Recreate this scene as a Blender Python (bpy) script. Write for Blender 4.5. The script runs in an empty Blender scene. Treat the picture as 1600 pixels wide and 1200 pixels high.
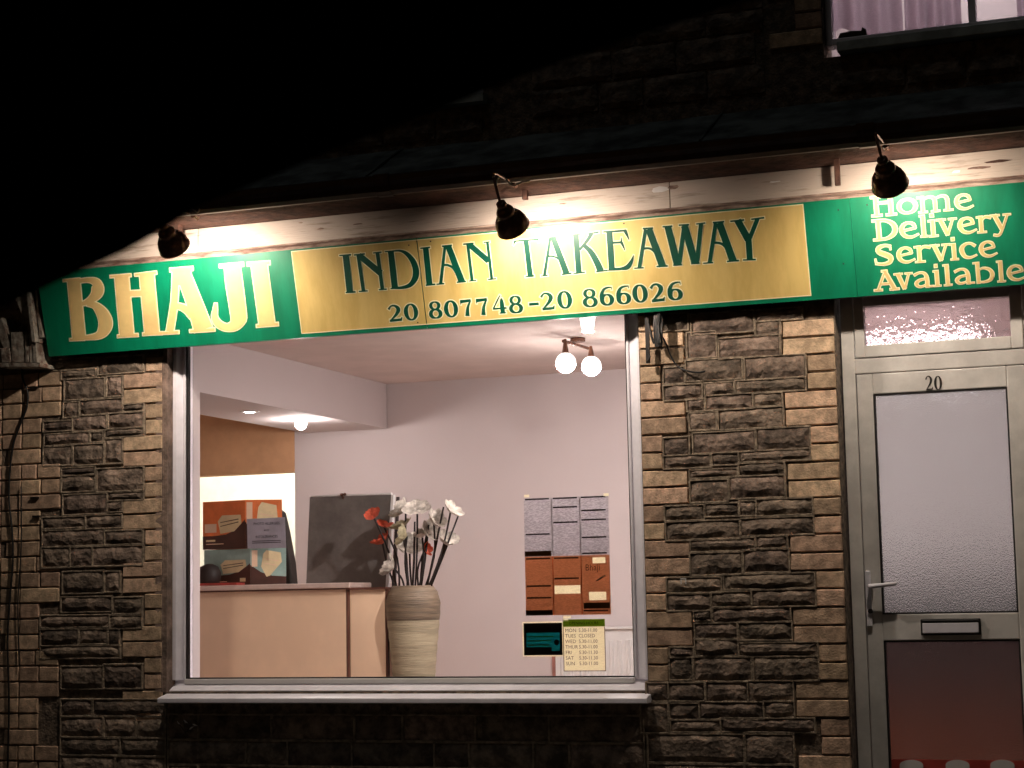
import bpy, math, random
from math import cos, sin, pi, radians
from mathutils import Vector, Matrix, noise
random.seed(7)
SC = bpy.context.scene
# ------------------------------------------------------------------ camera
FPX, YAW, PITCH, ROLL = 2865.4, .349, .1163, -.0197
CAM = Vector((1.3228, -7.5834, -.0645))
cy, sy, cp, sp, cr, sr = cos(YAW), sin(YAW), cos(PITCH), sin(PITCH), cos(ROLL), sin(ROLL)
FW = Vector((-sy*cp, cy*cp, sp)); R0 = Vector((cy, sy, 0)); U0 = R0.cross(FW)
RT = cr*R0 + sr*U0; UP = -sr*R0 + cr*U0
cam_d = bpy.data.cameras.new('camera'); cam = bpy.data.objects.new('camera', cam_d)
SC.collection.objects.link(cam); SC.camera = cam
cam_d.sensor_width = 36; cam_d.lens = FPX/1600*36; cam_d.clip_start = .05; cam_d.clip_end = 500
cam.matrix_world = Matrix(((RT.x, UP.x, -FW.x, CAM.x), (RT.y, UP.y, -FW.y, CAM.y), (RT.z, UP.z, -FW.z, CAM.z), (0, 0, 0, 1)))
cam_d.dof.use_dof = True; cam_d.dof.focus_distance = 7.7; cam_d.dof.aperture_fstop = 18.0
# ------------------------------------------------------------------ world: night sky, almost nothing left of it
W = bpy.data.worlds.new('World'); SC.world = W; W.use_nodes = True
wn = W.node_tree.nodes; wl = W.node_tree.links
bg = wn.get('Background') or wn.new('ShaderNodeBackground')
sky = wn.new('ShaderNodeTexSky'); sky.sky_type = 'NISHITA'; sky.sun_disc = False
sky.sun_elevation = radians(2); sky.sun_rotation = radians(200)
wl.new(sky.outputs[0], bg.inputs[0]); bg.inputs[1].default_value = .004
# faint fill lamp, added for weak street ambient on canopy and upper wall
sd = bpy.data.lights.new('ambient_fill', 'SUN'); sd.energy = .055; sd.angle = radians(10); sd.color = (.9, .98, 1)
so = bpy.data.objects.new('ambient_fill', sd); SC.collection.objects.link(so); so.rotation_euler = (radians(24), 0, radians(-18))
SC.view_settings.view_transform = 'Standard'; SC.view_settings.look = 'None'
SC.view_settings.exposure = 0; SC.view_settings.gamma = 1; SC.view_settings.use_curve_mapping = False

LAMP_L = 2200.     # sign lamp bulbs
ROOM_L = 330.      # room spot bulbs
# ------------------------------------------------------------------ helpers
def ray(px, py): return RT*((px-800)/FPX) + UP*((600-py)/FPX) + FW
def at(px, py, Y):
    d = ray(px, py); return CAM + d*((Y-CAM.y)/d.y)
def atz(px, py, Z):
    d = ray(px, py); return CAM + d*((Z-CAM.z)/d.z)

class MB:
    def __init__(s): s.v = []; s.f = []; s.m = []
    def add(s, vs, fs, mi=0):
        n = len(s.v); s.v += [tuple(v) for v in vs]; s.f += [tuple(i+n for i in f) for f in fs]; s.m += [mi]*len(fs); return s
    def box(s, x0, x1, y0, y1, z0, z1, mi=0):
        vs = [(x, y, z) for x in (x0, x1) for y in (y0, y1) for z in (z0, z1)]
        return s.add(vs, [(0, 1, 3, 2), (4, 6, 7, 5), (0, 4, 5, 1), (2, 3, 7, 6), (0, 2, 6, 4), (1, 5, 7, 3)], mi)
    def prism(s, poly, y0, y1, mi=0):          # poly in (x,z), extruded along y
        n = len(poly); vs = [(p[0], y0, p[1]) for p in poly] + [(p[0], y1, p[1]) for p in poly]
        fs = [tuple(range(n)), tuple(range(2*n-1, n-1, -1))] + [(i, i+n, (i+1) % n+n, (i+1) % n) for i in range(n)]
        return s.add(vs, fs, mi)
    def prismx(s, poly, x0, x1, mi=0):         # poly in (y,z), extruded along x
        n = len(poly); vs = [(x0, p[0], p[1]) for p in poly] + [(x1, p[0], p[1]) for p in poly]
        fs = [tuple(range(n-1, -1, -1)), tuple(range(n, 2*n))] + [(i, (i+1) % n, (i+1) % n+n, i+n) for i in range(n)]
        return s.add(vs, fs, mi)
    def prismz(s, poly, z0, z1, mi=0):
        n = len(poly); vs = [(p[0], p[1], z0) for p in poly] + [(p[0], p[1], z1) for p in poly]
        fs = [tuple(range(n-1, -1, -1)), tuple(range(n, 2*n))] + [(i, (i+1) % n, (i+1) % n+n, i+n) for i in range(n)]
        return s.add(vs, fs, mi)
    def tube(s, pts, r, n=8, mi=0):
        pts = [Vector(p) for p in pts]; rs = r if isinstance(r, (list, tuple)) else [r]*len(pts); rings = []
        ref = Vector((.3, 1, .2)).normalized()
        for i, p in enumerate(pts):
            t = (pts[min(i+1, len(pts)-1)] - pts[max(i-1, 0)]).normalized()
            a = t.cross(ref)
            if a.length < .1: a = t.cross(Vector((1, 0, 0)))
            a.normalize(); b = t.cross(a)
            rings.append([p + (a*cos(2*pi*k/n) + b*sin(2*pi*k/n))*rs[i] for k in range(n)])
        vs = [v for q in rings for v in q]; fs = []
        for i in range(len(pts)-1):
            for k in range(n): fs.append((i*n+k, i*n+(k+1) % n, (i+1)*n+(k+1) % n, (i+1)*n+k))
        fs += [tuple(range(n-1, -1, -1)), tuple(range((len(pts)-1)*n, len(pts)*n))]
        return s.add(vs, fs, mi)
    def lathe(s, prof, M=None, n=24, mi=0, wob=0, closed=False):      # prof: (r, z)
        vs = []; fs = []
        for j, (r, z) in enumerate(prof):
            for k in range(n):
                a = 2*pi*k/n; q = r*(1+wob*noise.noise(Vector((cos(a)*1.5, sin(a)*1.5, z*9))))
                v = Vector((q*cos(a), q*sin(a), z)); vs.append(M @ v if M else v)
        for j in range(len(prof)-1):
            for k in range(n): fs.append((j*n+k, j*n+(k+1) % n, (j+1)*n+(k+1) % n, (j+1)*n+k))
        return s.add(vs, fs, mi)
def obj(name, mb, mats, parent=None, smooth=False, **props):
    me = bpy.data.meshes.new(name); me.from_pydata(mb.v, [], mb.f)
    for m in (mats if isinstance(mats, (list, tuple)) else [mats]): me.materials.append(m)
    for p, mi in zip(me.polygons, mb.m):
        p.material_index = mi; p.use_smooth = smooth
    me.validate(); me.update()
    o = bpy.data.objects.new(name, me); SC.collection.objects.link(o)
    if parent: o.parent = parent
    for k, v in props.items(): o[k] = v
    return o
def empty(name, loc, **props):
    o = bpy.data.objects.new(name, None); o.empty_display_size = .1; o.location = loc; SC.collection.objects.link(o)
    for k, v in props.items(): o[k] = v
    return o
def part(name, mb, mats, parent, smooth=False, **props):
    """mesh written in world coordinates, hung under parent wherever the parent stands"""
    o = obj(name, mb, mats, parent, smooth, **props)
    base = Vector((0, 0, 0)); q = parent
    while q: base += q.location; q = q.parent
    o.location = -base if not o.location.length else o.location
    return o
def bevel(o, w=.003, seg=2):
    m = o.modifiers.new('bevel', 'BEVEL'); m.width = w; m.segments = seg; m.limit_method = 'ANGLE'; m.angle_limit = radians(40); return o

def mat(name, col, rough=.7, var=.15, scale=12., bump=0., bscale=60., metal=0., col2=None, spec=.5, rnd=0., stretch=None, thr=(.4, .62), detail=6., bdist=.01):
    m = bpy.data.materials.new(name); m.use_nodes = True; nt = m.node_tree; N = nt.nodes; L = nt.links
    b = N['Principled BSDF']; b.inputs['Roughness'].default_value = rough; b.inputs['Metallic'].default_value = metal
    b.inputs['Specular IOR Level'].default_value = spec
    tc = N.new('ShaderNodeTexCoord'); mp = N.new('ShaderNodeMapping'); L.new(tc.outputs['Object'], mp.inputs[0])
    if stretch: mp.inputs['Scale'].default_value = stretch
    if rnd:
        oi = N.new('ShaderNodeObjectInfo'); vm = N.new('ShaderNodeVectorMath'); vm.operation = 'SCALE'
        cb = N.new('ShaderNodeCombineXYZ')
        for i in range(3): L.new(oi.outputs['Random'], cb.inputs[i])
        L.new(cb.outputs[0], vm.inputs[0]); vm.inputs['Scale'].default_value = 57.
        L.new(vm.outputs[0], mp.inputs['Location'])
    ns = N.new('ShaderNodeTexNoise'); ns.inputs['Scale'].default_value = scale; ns.inputs['Detail'].default_value = detail
    ns.inputs['Roughness'].default_value = .65
    L.new(mp.outputs[0], ns.inputs['Vector'])
    cr_ = N.new('ShaderNodeValToRGB'); L.new(ns.outputs['Fac'], cr_.inputs[0])
    c2 = col2 or tuple(c*(1-2*var) for c in col)
    c1 = col if col2 else tuple(min(1, c*(1+var)) for c in col)
    cr_.color_ramp.elements[0].position = thr[0]; cr_.color_ramp.elements[0].color = (*c2, 1)
    cr_.color_ramp.elements[1].position = thr[1]; cr_.color_ramp.elements[1].color = (*c1, 1)
    out = cr_.outputs[0]
    if rnd:
        hv = N.new('ShaderNodeHueSaturation'); mr = N.new('ShaderNodeMapRange')
        mr.inputs['To Min'].default_value = 1-rnd; mr.inputs['To Max'].default_value = 1+rnd*.7
        L.new(oi.outputs['Random'], mr.inputs[0]); L.new(mr.outputs[0], hv.inputs['Value'])
        mh = N.new('ShaderNodeMath'); mh.operation = 'MULTIPLY_ADD'; fr = N.new('ShaderNodeMath'); fr.operation = 'FRACT'
        mu = N.new('ShaderNodeMath'); mu.operation = 'MULTIPLY'; mu.inputs[1].default_value = 13.7
        L.new(oi.outputs['Random'], mu.inputs[0]); L.new(mu.outputs[0], fr.inputs[0]); L.new(fr.outputs[0], mh.inputs[0])
        mh.inputs[1].default_value = .018; mh.inputs[2].default_value = .488; L.new(mh.outputs[0], hv.inputs['Hue'])
        L.new(out, hv.inputs['Color']); out = hv.outputs[0]
    L.new(out, b.inputs['Base Color'])
    if bump:
        n2 = N.new('ShaderNodeTexNoise'); n2.inputs['Scale'].default_value = bscale; n2.inputs['Detail'].default_value = 8
        L.new(mp.outputs[0], n2.inputs['Vector'])
        bp = N.new('ShaderNodeBump'); bp.inputs['Strength'].default_value = bump; bp.inputs['Distance'].default_value = bdist
        L.new(n2.outputs['Fac'], bp.inputs['Height']); L.new(bp.outputs[0], b.inputs['Normal'])
    return m
def emis(name, col, s):
    m = bpy.data.materials.new(name); m.use_nodes = True; N = m.node_tree.nodes
    b = N['Principled BSDF']; b.inputs['Base Color'].default_value = (*col, 1); b.inputs['Emission Color'].default_value = (*col, 1)
    b.inputs['Emission Strength'].default_value = s; return m
def clear_glass(name, tint=(1, 1, 1)):
    m = bpy.data.materials.new(name); m.use_nodes = True; N = m.node_tree.nodes; L = m.node_tree.links; N.clear()
    o = N.new('ShaderNodeOutputMaterial'); t = N.new('ShaderNodeBsdfTransparent'); t.inputs[0].default_value = (*tint, 1)
    g = N.new('ShaderNodeBsdfGlossy'); g.inputs['Roughness'].default_value = .02
    f = N.new('ShaderNodeFresnel'); f.inputs[0].default_value = 1.3; mx = N.new('ShaderNodeMixShader')
    L.new(f.outputs[0], mx.inputs[0]); L.new(t.outputs[0], mx.inputs[1]); L.new(g.outputs[0], mx.inputs[2]); L.new(mx.outputs[0], o.inputs[0])
    return m
def frosted(name, rough=.4, bump=.3, bscale=120., tint=(.9, .88, .9), trl=.2, ior=1.25):
    m = bpy.data.materials.new(name); m.use_nodes = True; N = m.node_tree.nodes; L = m.node_tree.links; N.clear()
    o = N.new('ShaderNodeOutputMaterial'); r = N.new('ShaderNodeBsdfRefraction'); r.inputs['IOR'].default_value = ior
    r.inputs['Roughness'].default_value = rough; r.inputs['Color'].default_value = (*tint, 1)
    t = N.new('ShaderNodeBsdfTranslucent'); t.inputs[0].default_value = (*tint, 1)
    g = N.new('ShaderNodeBsdfGlossy'); g.inputs['Roughness'].default_value = .25; g.inputs[0].default_value = (1, 1, 1, 1)
    m1 = N.new('ShaderNodeMixShader'); m1.inputs[0].default_value = trl; m2 = N.new('ShaderNodeMixShader'); m2.inputs[0].default_value = .04
    L.new(r.outputs[0], m1.inputs[1]); L.new(t.outputs[0], m1.inputs[2]); L.new(m1.outputs[0], m2.inputs[1]); L.new(g.outputs[0], m2.inputs[2])
    tc = N.new('ShaderNodeTexCoord'); v = N.new('ShaderNodeTexNoise'); v.inputs['Scale'].default_value = bscale; v.inputs['Detail'].default_value = 2
    L.new(tc.outputs['Object'], v.inputs['Vector']); bp = N.new('ShaderNodeBump'); bp.inputs['Strength'].default_value = bump; bp.inputs['Distance'].default_value = .004
    L.new(v.outputs[0], bp.inputs['Height'])
    for q in (r, g): L.new(bp.outputs[0], q.inputs['Normal'])
    L.new(m2.outputs[0], o.inputs[0]); return m
def paper(name, col, trans=.5, lines=0., dark=.5, var=.1):
    m = bpy.data.materials.new(name); m.use_nodes = True; N = m.node_tree.nodes; L = m.node_tree.links; N.clear()
    o = N.new('ShaderNodeOutputMaterial'); d = N.new('ShaderNodeBsdfDiffuse'); t = N.new('ShaderNodeBsdfTranslucent'); mx = N.new('ShaderNodeMixShader'); mx.inputs[0].default_value = trans
    tc = N.new('ShaderNodeTexCoord'); mp = N.new('ShaderNodeMapping'); mp.inputs['Scale'].default_value = (90, 90, 420)
    ns = N.new('ShaderNodeTexNoise'); ns.inputs['Scale'].default_value = 1; ns.inputs['Detail'].default_value = 2
    L.new(tc.outputs['Object'], mp.inputs[0]); L.new(mp.outputs[0], ns.inputs['Vector'])
    r = N.new('ShaderNodeValToRGB'); L.new(ns.outputs['Fac'], r.inputs[0])
    k = dark if lines else 1-var
    r.color_ramp.elements[0].position = .42; r.color_ramp.elements[0].color = (*[c*k for c in col], 1)
    r.color_ramp.elements[1].position = .6; r.color_ramp.elements[1].color = (*col, 1)
    for q in (d, t): L.new(r.outputs[0], q.inputs[0])
    L.new(d.outputs[0], mx.inputs[1]); L.new(t.outputs[0], mx.inputs[2]); L.new(mx.outputs[0], o.inputs[0]); return m

M = dict(
 mortar=mat('mortar', (.20, .15, .11), .95, .3, 25, .8, 90, bdist=.01),
 pointing=mat('pale_raised_pointing', (.33, .26, .19), .95, .25, 25, .8, 90, bdist=.008),
 brick=mat('buff_brick', (.63, .445, .30), .9, .18, 22, .6, 120, rnd=.3, bdist=.006),
 stone=mat('brown_rubble_stone', (.245, .185, .14), .9, .3, 14, .6, 45, rnd=.35, bdist=.02),
 render=mat('cement_render', (.28, .2, .16), .95, .25, 10, .6, 70),
 upvc=mat('white_window_plastic', (.90, .87, .94), .35, .05, 6, .05, 30),
 upvc2=mat('cream_door_plastic', (.78, .75, .72), .4, .08, 5, .08, 30),
 gasket=mat('black_rubber_gasket', (.012, .01, .01), .6, .1),
 green=mat('green_sign_paint', (.0, .18, .09), .4, .06, 5, .04, 8, col2=(.0, .135, .065), stretch=(2.2, 1, .5)),
 yellow=mat('yellow_sign_paint', (.64, .47, .17), .38, .06, 5, .04, 8, col2=(.54, .385, .125), stretch=(2.2, 1, .5)),
 cream=mat('cream_outline_paint', (.82, .78, .50), .4, .05),
 gold=mat('golden_letter_paint', (.66, .48, .20), .4, .06, 6),
 darkgreen=mat('dark_green_letter_paint', (.0, .065, .038), .4, .1, 6),
 pale=mat('weathered_cream_fascia_paint', (.50, .42, .36), .75, .3, 9, .7, 40, col2=(.20, .15, .115), thr=(.30, .44), stretch=(.35, 1, 4), bdist=.004),
 mould=mat('worn_moulding_paint', (.42, .31, .25), .75, .3, 14, .6, 50, col2=(.14, .08, .06), stretch=(.6, 1, 3), bdist=.004),
 soffit=mat('flaking_brown_soffit', (.12, .055, .038), .85, .3, 12, .9, 35, col2=(.05, .022, .015)),
 gutter=mat('dark_brown_gutter', (.05, .024, .018), .35, .2, 9, .15, 30),
 lead=mat('grey_green_lead_flashing', (.12, .135, .13), .65, .35, 5, .5, 12, stretch=(1, 1, 1)),
 black=mat('black_plastic', (.012, .010, .009), .45, .1),
 bronze=mat('dark_bronze_lamp_metal', (.20, .09, .055), .2, .2, 30, .08, 60, metal=.3),
 shade_in=mat('white_enamel', (.8, .8, .78), .4, .03),
 wire=mat('pale_wire', (.40, .33, .27), .6, .1),
 wall=mat('pink_white_emulsion', (.61, .54, .54), .95, .012, 2, .08, 60),
 wall2=mat('orange_emulsion', (.58, .33, .18), .9, .05, 5, .08, 60),
 ceil=mat('ceiling_emulsion', (.72, .60, .56), .95, .03, 4, .05, 60),
 tile=mat('pale_floor_vinyl', (.55, .42, .36), .5, .1, 6),
 rusty=mat('red_brown_lower_panel', (.19, .055, .02), .7, .3, 2),
 sillp=mat('pale_painted_sill', (.50, .55, .53), .8, .15, 10, .3, 40),
 redpipe=mat('dull_red_pipe_paint', (.38, .17, .14), .6, .1),
 white=mat('white_gloss', (.72, .70, .69), .35, .03, 5),
 kitchen=mat('kitchen_white', (.85, .84, .78), .6, .03),
 peach=mat('peach_laminate', (.90, .65, .46), .5, .03, 4, .03, 40),
 brownedge=mat('brown_edge_strip', (.12, .045, .03), .5, .1),
 pinktop=mat('pale_worktop', (.66, .52, .47), .4, .05),
 floor=mat('red_brown_floor', (.085, .026, .017), .7, .2, 8),
 wains=mat('dark_brown_panelling', (.022, .015, .017), .6, .2, 6),
 board=mat('grey_board', (.16, .145, .135), .8, .12, 6, .1, 80),
 vase=mat('olive_cream_ribbed_vase', (.37, .315, .215), .7, .12, 7, .5, 30, stretch=(.5, .5, 6)),
 vase2=mat('brown_band_glaze', (.17, .125, .085), .6, .2, 7, .5, 30, stretch=(.5, .5, 6)),
 stem=mat('dark_stem', (.012, .01, .012), .7, .1),
 petalw=mat('white_petal', (.55, .50, .44), .8, .2, 30),
 petalr=mat('orange_red_petal', (.62, .10, .05), .8, .15, 30),
 petaly=mat('olive_petal', (.36, .32, .2), .8, .15, 30),
 orange=mat('orange_card', (.88, .22, .06), .5, .08, 6),
 brown=mat('brown_card', (.07, .026, .02), .5, .15, 6),
 teal=mat('grey_teal_card', (.34, .50, .46), .5, .1, 6),
 maskc=mat('printed_cream', (.85, .70, .42), .6, .06, 8),
 notice=mat('grey_notice_paper', (.45, .44, .52), .8, .05),
 ink=mat('black_ink', (.012, .01, .015), .7, .1),
 redplastic=mat('red_plastic', (.45, .06, .05), .4, .1),
 curtain=None,
 asphalt=mat('asphalt', (.05, .05, .05), .9, .2, 30, .5, 200),
 paving=mat('paving_concrete', (.12, .115, .11), .9, .15, 20, .3, 100),
 kerb=mat('kerb_concrete', (.28, .27, .26), .9, .15, 20, .3, 100),
 carpaint=mat('black_car_trim', (.0015, .0015, .0015), 1., .1, spec=0.),
 number=mat('black_number', (.012, .008, .006), .5, .1),
 corbel=mat('peeling_painted_corbel', (.34, .31, .26), .85, .3, 16, .8, 40, col2=(.12, .07, .05), thr=(.38, .55)),
 cable=mat('black_cable', (.008, .008, .008), .5, .1),
 terracotta=mat('door_threshold', (.2, .15, .12), .9, .2),
 print_or=paper('orange_menu_paper', (.56, .32, .21), .75, 1, .8),
 print_gr=paper('grey_menu_paper', (.62, .58, .60), .75, 1, .66),
 paperw=paper('hours_card_paper', (.96, .90, .72), .8),
 teald=paper('teal_card', (.05, .30, .30), .7),
 olive=paper('olive_green_print', (.30, .40, .06), .6),
)
M['glass'] = clear_glass('window_glass')
M['frost'] = frosted('frosted_glass', .21, .8, 190, tint=(.90, .95, .97), trl=.07)
M['frost_low'] = frosted('frosted_glass_lower', .20, .8, 190, tint=(.74, .68, .68), trl=.03)
M['frost2'] = frosted('patterned_transom_glass', .03, 1., 42, tint=(.95, .88, .92), trl=.14, ior=1.45)
def fabric(name, col, tr):
    m = paper(name, col, tr); return m
M['curtain'] = fabric('lilac_curtain_cloth', (.66, .54, .62), .6)
bulb_out = emis('sign_bulb_glow', (1, .85, .71), LAMP_L)
bulb_in = emis('room_bulb_glow', (1, .90, .85), ROOM_L)
bulb_front = emis('front_spot_glow', (1, .90, .84), 8000)
bulb_entr = emis('entrance_bulb_glow', (1, .92, .88), 95)
glow_glass = emis('glowing_frosted_glass', (1, .95, .92), 2.2)
bulb_dim = emis('downlight_glow', (1, .93, .88), 40)
tube_k = emis('kitchen_tube_glow', (1, .97, .86), 130)
bulb_up = emis('upstairs_bulb_glow', (1, .93, .95), 60)

# ------------------------------------------------------------------ ground
G = -1.22
obj('pavement', MB().box(-40, 40, -2.2, .25, G-.2, G), M['paving'], kind='structure')
obj('kerb', MB().box(-40, 40, -2.35, -2.203, G-.25, G-.004), M['kerb'], kind='structure')
obj('road', MB().add([(-60, -40, G-.12), (60, -40, G-.12), (60, -2.353, G-.12), (-60, -2.353, G-.12)], [(0, 1, 2, 3)]), M['asphalt'], kind='structure')
obj('ground', MB().add([(-200, -200, G-.26), (200, -200, G-.26), (200, 200, G-.26), (-200, 200, G-.26)], [(0, 1, 2, 3)]), M['asphalt'], kind='structure')

# ------------------------------------------------------------------ the building
BLD = empty('shop_building', (-1.5, 0, G), label='stone and buff brick terraced shop building with lit shopfront and white door at night', category='shop building')
WL, WR, WB, WT = -3.205, -.852, -.468, 1.30       # window opening
DL, DR, DT = 0.0, .80, 1.22                       # door opening
TOP = 3.6
w = MB()
F0, F1 = .008, .21
w.box(-7, WL, F0, F1, G, TOP)
w.box(WL, WR, F0, F1, G, WB)
w.box(WR, DL, F0, F1, G, TOP)
w.box(DR, 3, F0, F1, G, 1.3)
w.box(WL, WR, F0, F1, WT, 2.19)
w.box(DL, 3, F0, F1, 1.3, 2.19)
U2L, U2R, U1L, U1R = -2.75, -1.55, 0.0, 1.25
w.box(WL, U2L, F0, F1, 2.19, TOP); w.box(U2R, WR, F0, F1, 2.19, TOP); w.box(U1R, 3, F0, F1, 2.19, TOP)
WALL = part('front_wall', w, M['mortar'], BLD)

# unit bricks share two meshes
def unit_brick(lx):
    mb = MB(); nx = 4; h = .067; j = lambda: random.uniform(-.0012, .0012)
    vs = []; fs = []; e = .004
    xs = [0, e] + [lx*k/nx for k in range(1, nx)] + [lx-e, lx]; zs = [0, e, h*.5, h-e, h]
    for a, z in enumerate(zs):
        for b, x in enumerate(xs):
            edge = (a in (0, 4)) or (b in (0, len(xs)-1))
            vs.append((x+j(), (.006 if edge else -.001)+j(), z+j()))
    nxx = len(xs)
    for a in range(4):
        for b in range(nxx-1): fs.append((a*nxx+b, a*nxx+b+1, (a+1)*nxx+b+1, (a+1)*nxx+b))
    mb.add(vs, fs); n0 = len(mb.v)
    mb.add([(0, .03, 0), (lx, .03, 0), (lx, .03, h), (0, .03, h)], [])
    c = [0, nxx-1, 5*nxx-1, 4*nxx]
    for i in range(4): mb.f.append((c[i], n0+i, n0+(i+1) % 4, c[(i+1) % 4])); mb.m.append(0)
    return mb
BM = {}
for key, lx in (('long', .215), ('short', .1025)):
    BM[key] = []
    for k in range(3):
        o = obj('brick', unit_brick(lx), M['brick']); BM[key].append(o.data); bpy.data.objects.remove(o)
def brick(x0, x1, z0, z1):
    lx = x1-x0; key = 'long' if lx > .15 else 'short'; base = .215 if key == 'long' else .1025
    o = bpy.data.objects.new('brick', random.choice(BM[key])); SC.collection.objects.link(o); o.parent = WALL
    g = .0035
    o.scale = ((lx-2*g)/base, 1, (z1-z0-2*g)/.067)
    o.location = (x0+g+random.uniform(-.001, .001), random.uniform(-.002, .0015), z0+g)
    o.rotation_euler = (random.uniform(-.012, .012), random.uniform(-.004, .004), random.uniform(-.01, .01))
    return o
def stone_mb(x0, x1, z0, z1, amp=.022):
    lx, lz = x1-x0, z1-z0
    nx = max(4, min(11, int(lx/.026))); nz = max(3, min(6, int(lz/.022)))
    sd = random.random()*90; mb = MB(); vs = []; fs = []
    kx, kz = random.uniform(7, 13), random.uniform(9, 18)
    ph = random.uniform(0, lz)
    for a in range(nz+1):
        for b in range(nx+1):
            u, v = b/nx, a/nz; x = x0+u*lx; z = z0+v*lz
            edge = a in (0, nz) or b in (0, nx)
            if edge:
                x += random.uniform(-.003, .003); z += random.uniform(-.004, .004); y = .001+random.uniform(-.002, .002)
            else:
                n = noise.noise(Vector((x*kx+sd, z*kz, sd)))+.5*noise.noise(Vector((x*kx*2.6, z*kz*2.2+sd, sd)))
                y = -.005-amp*(.30+.52*n)
                x += random.uniform(-.25, .25)*lx/nx; z += random.uniform(-.25, .25)*lz/nz
                y = min(y, .001)
            vs.append((x, y, z))
    N = nx+1
    for a in range(nz):
        for b in range(nx):
            q = (a*N+b, a*N+b+1, (a+1)*N+b+1, (a+1)*N+b)
            if random.random() < .5: fs += [(q[0], q[1], q[2]), (q[0], q[2], q[3])]
            else: fs += [(q[0], q[1], q[3]), (q[1], q[2], q[3])]
    mb.add(vs, fs)
    n0 = len(mb.v); mb.add([(x0, .03, z0), (x1, .03, z0), (x1, .03, z1), (x0, .03, z1)], [])
    ring = [b for b in range(N)], [a*N+nx for a in range(nz+1)], [nz*N+b for b in range(nx, -1, -1)], [a*N for a in range(nz, -1, -1)]
    for i, r in enumerate(ring):
        mb.f.append(tuple(reversed(r)) + (n0+i, n0+(i+1) % 4)); mb.m.append(0)
    return mb
SOFF = Vector((1.5, 0, -G))   # BLD offset undone for children of WALL
PADS = MB()
def stone(x0, x1, z0, z1, amp=.022):
    e_ = .007; i_ = -.0005; yp = -.0035-.002*random.random(); q = lambda a, y: [(x0-a, y, z0-a), (x1+a, y, z0-a), (x1+a, y, z1+a), (x0-a, y, z1+a)]
    vs = q(e_+.003, .01)+q(e_, yp)+q(.002, yp)+q(i_-.001, .008)
    PADS.add([(a+random.uniform(-.001, .001), b, c_+random.uniform(-.001, .001)) for a, b, c_ in vs], [(k*4+m, k*4+(m+1) % 4, k*4+4+(m+1) % 4, k*4+4+m) for k in range(3) for m in range(4)])
    c = Vector(((x0+x1)/2, 0, (z0+z1)/2))
    mb = stone_mb(x0, x1, z0, z1, amp); mb.v = [(v[0]-c.x, v[1], v[2]-c.z) for v in mb.v]
    o = obj('stone', mb, M['stone'], WALL); o.location = c; return o

# ---- quoins
za, zb, zc = .9944, 1.0, 1.0429
C = .075
def X(px, py=700): return at(px, py, 0).x
xa0 = WR; xaL = at(1070, 560, 0).x; xaS = at(1033, 590, 0).x
for r in range(-2, 20):
    zt = za-C*r
    if zt-C < -.50: break
    brick(xa0, xaL if ((r+1)//2) % 2 == 0 else xaS, zt-C, zt)
xbL = at(1221, 520, 0).x; xbS = at(1259, 560, 0).x
for r in range(-1, 30):
    zt = zb-C*r
    if zt-C < G-.02: break
    brick(xbL if ((r+1)//2) % 2 == 0 else xbS, 0, max(zt-C, G), zt)
xcL = at(192, 600, 0).x; xcS = at(226, 650, 0).x
for r in range(-1, 30):
    zt = zc-C*r
    if zt-C < G-.02: break
    if zt-C > -.62: brick(xcL if (r//2) % 2 == 0 else xcS, WL, max(zt-C, G), zt)
# neighbouring quoin block at the far left
xdL = at(96, 620, 0).x; xdS = at(64, 690, 0).x; d1 = at(34, 650, 0).x; d0 = at(3, 650, 0).x
zd = at(50, 582, 0).z
for r in range(0, 31):
    zt = zd-C*r
    if zt-C < G: break
    long = (r//3) % 2 == 0
    if long:
        if r % 3 == 2: brick(d1, xdL, zt-C, zt)
        elif r % 3 == 1: brick(d1, (d1+xdL)/2, zt-C, zt); brick((d1+xdL)/2, xdL, zt-C, zt)
        else: brick(d1, d1+.09, zt-C, zt); brick(d1+.09, xdL, zt-C, zt)
        brick(d0, d1, zt-C, zt)
    else:
        if r % 3 == 2: brick(d0+.03, xdS, zt-C, zt)
        else: brick(d1, xdS, zt-C, zt); brick(d0, d1, zt-C, zt)
    brick(d0-.11, d0, zt-C, zt)
    if r % 2: brick(d0-.33, d0-.11, zt-C, zt)
    else: brick(d0-.22, d0-.11, zt-C, zt); brick(d0-.33, d0-.22, zt-C, zt)
# right of the door, outside the picture
for r in range(0, 28):
    zt = zb-C*r
    if zt-C < G: break
    brick(DR, DR+(.215 if (r//2) % 2 else .11), zt-C, zt)
# upper window quoins
for r in range(0, 14):
    zt = 3.30-C*r
    if zt-C < 2.04: break
    brick(-.235 if ((r+1)//2) % 2 else -.12, 0, zt-C, zt)
    if zt-C > 2.1: brick(U2R, U2R+(.215 if (r//2) % 2 else .11), zt-C, zt)

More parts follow.
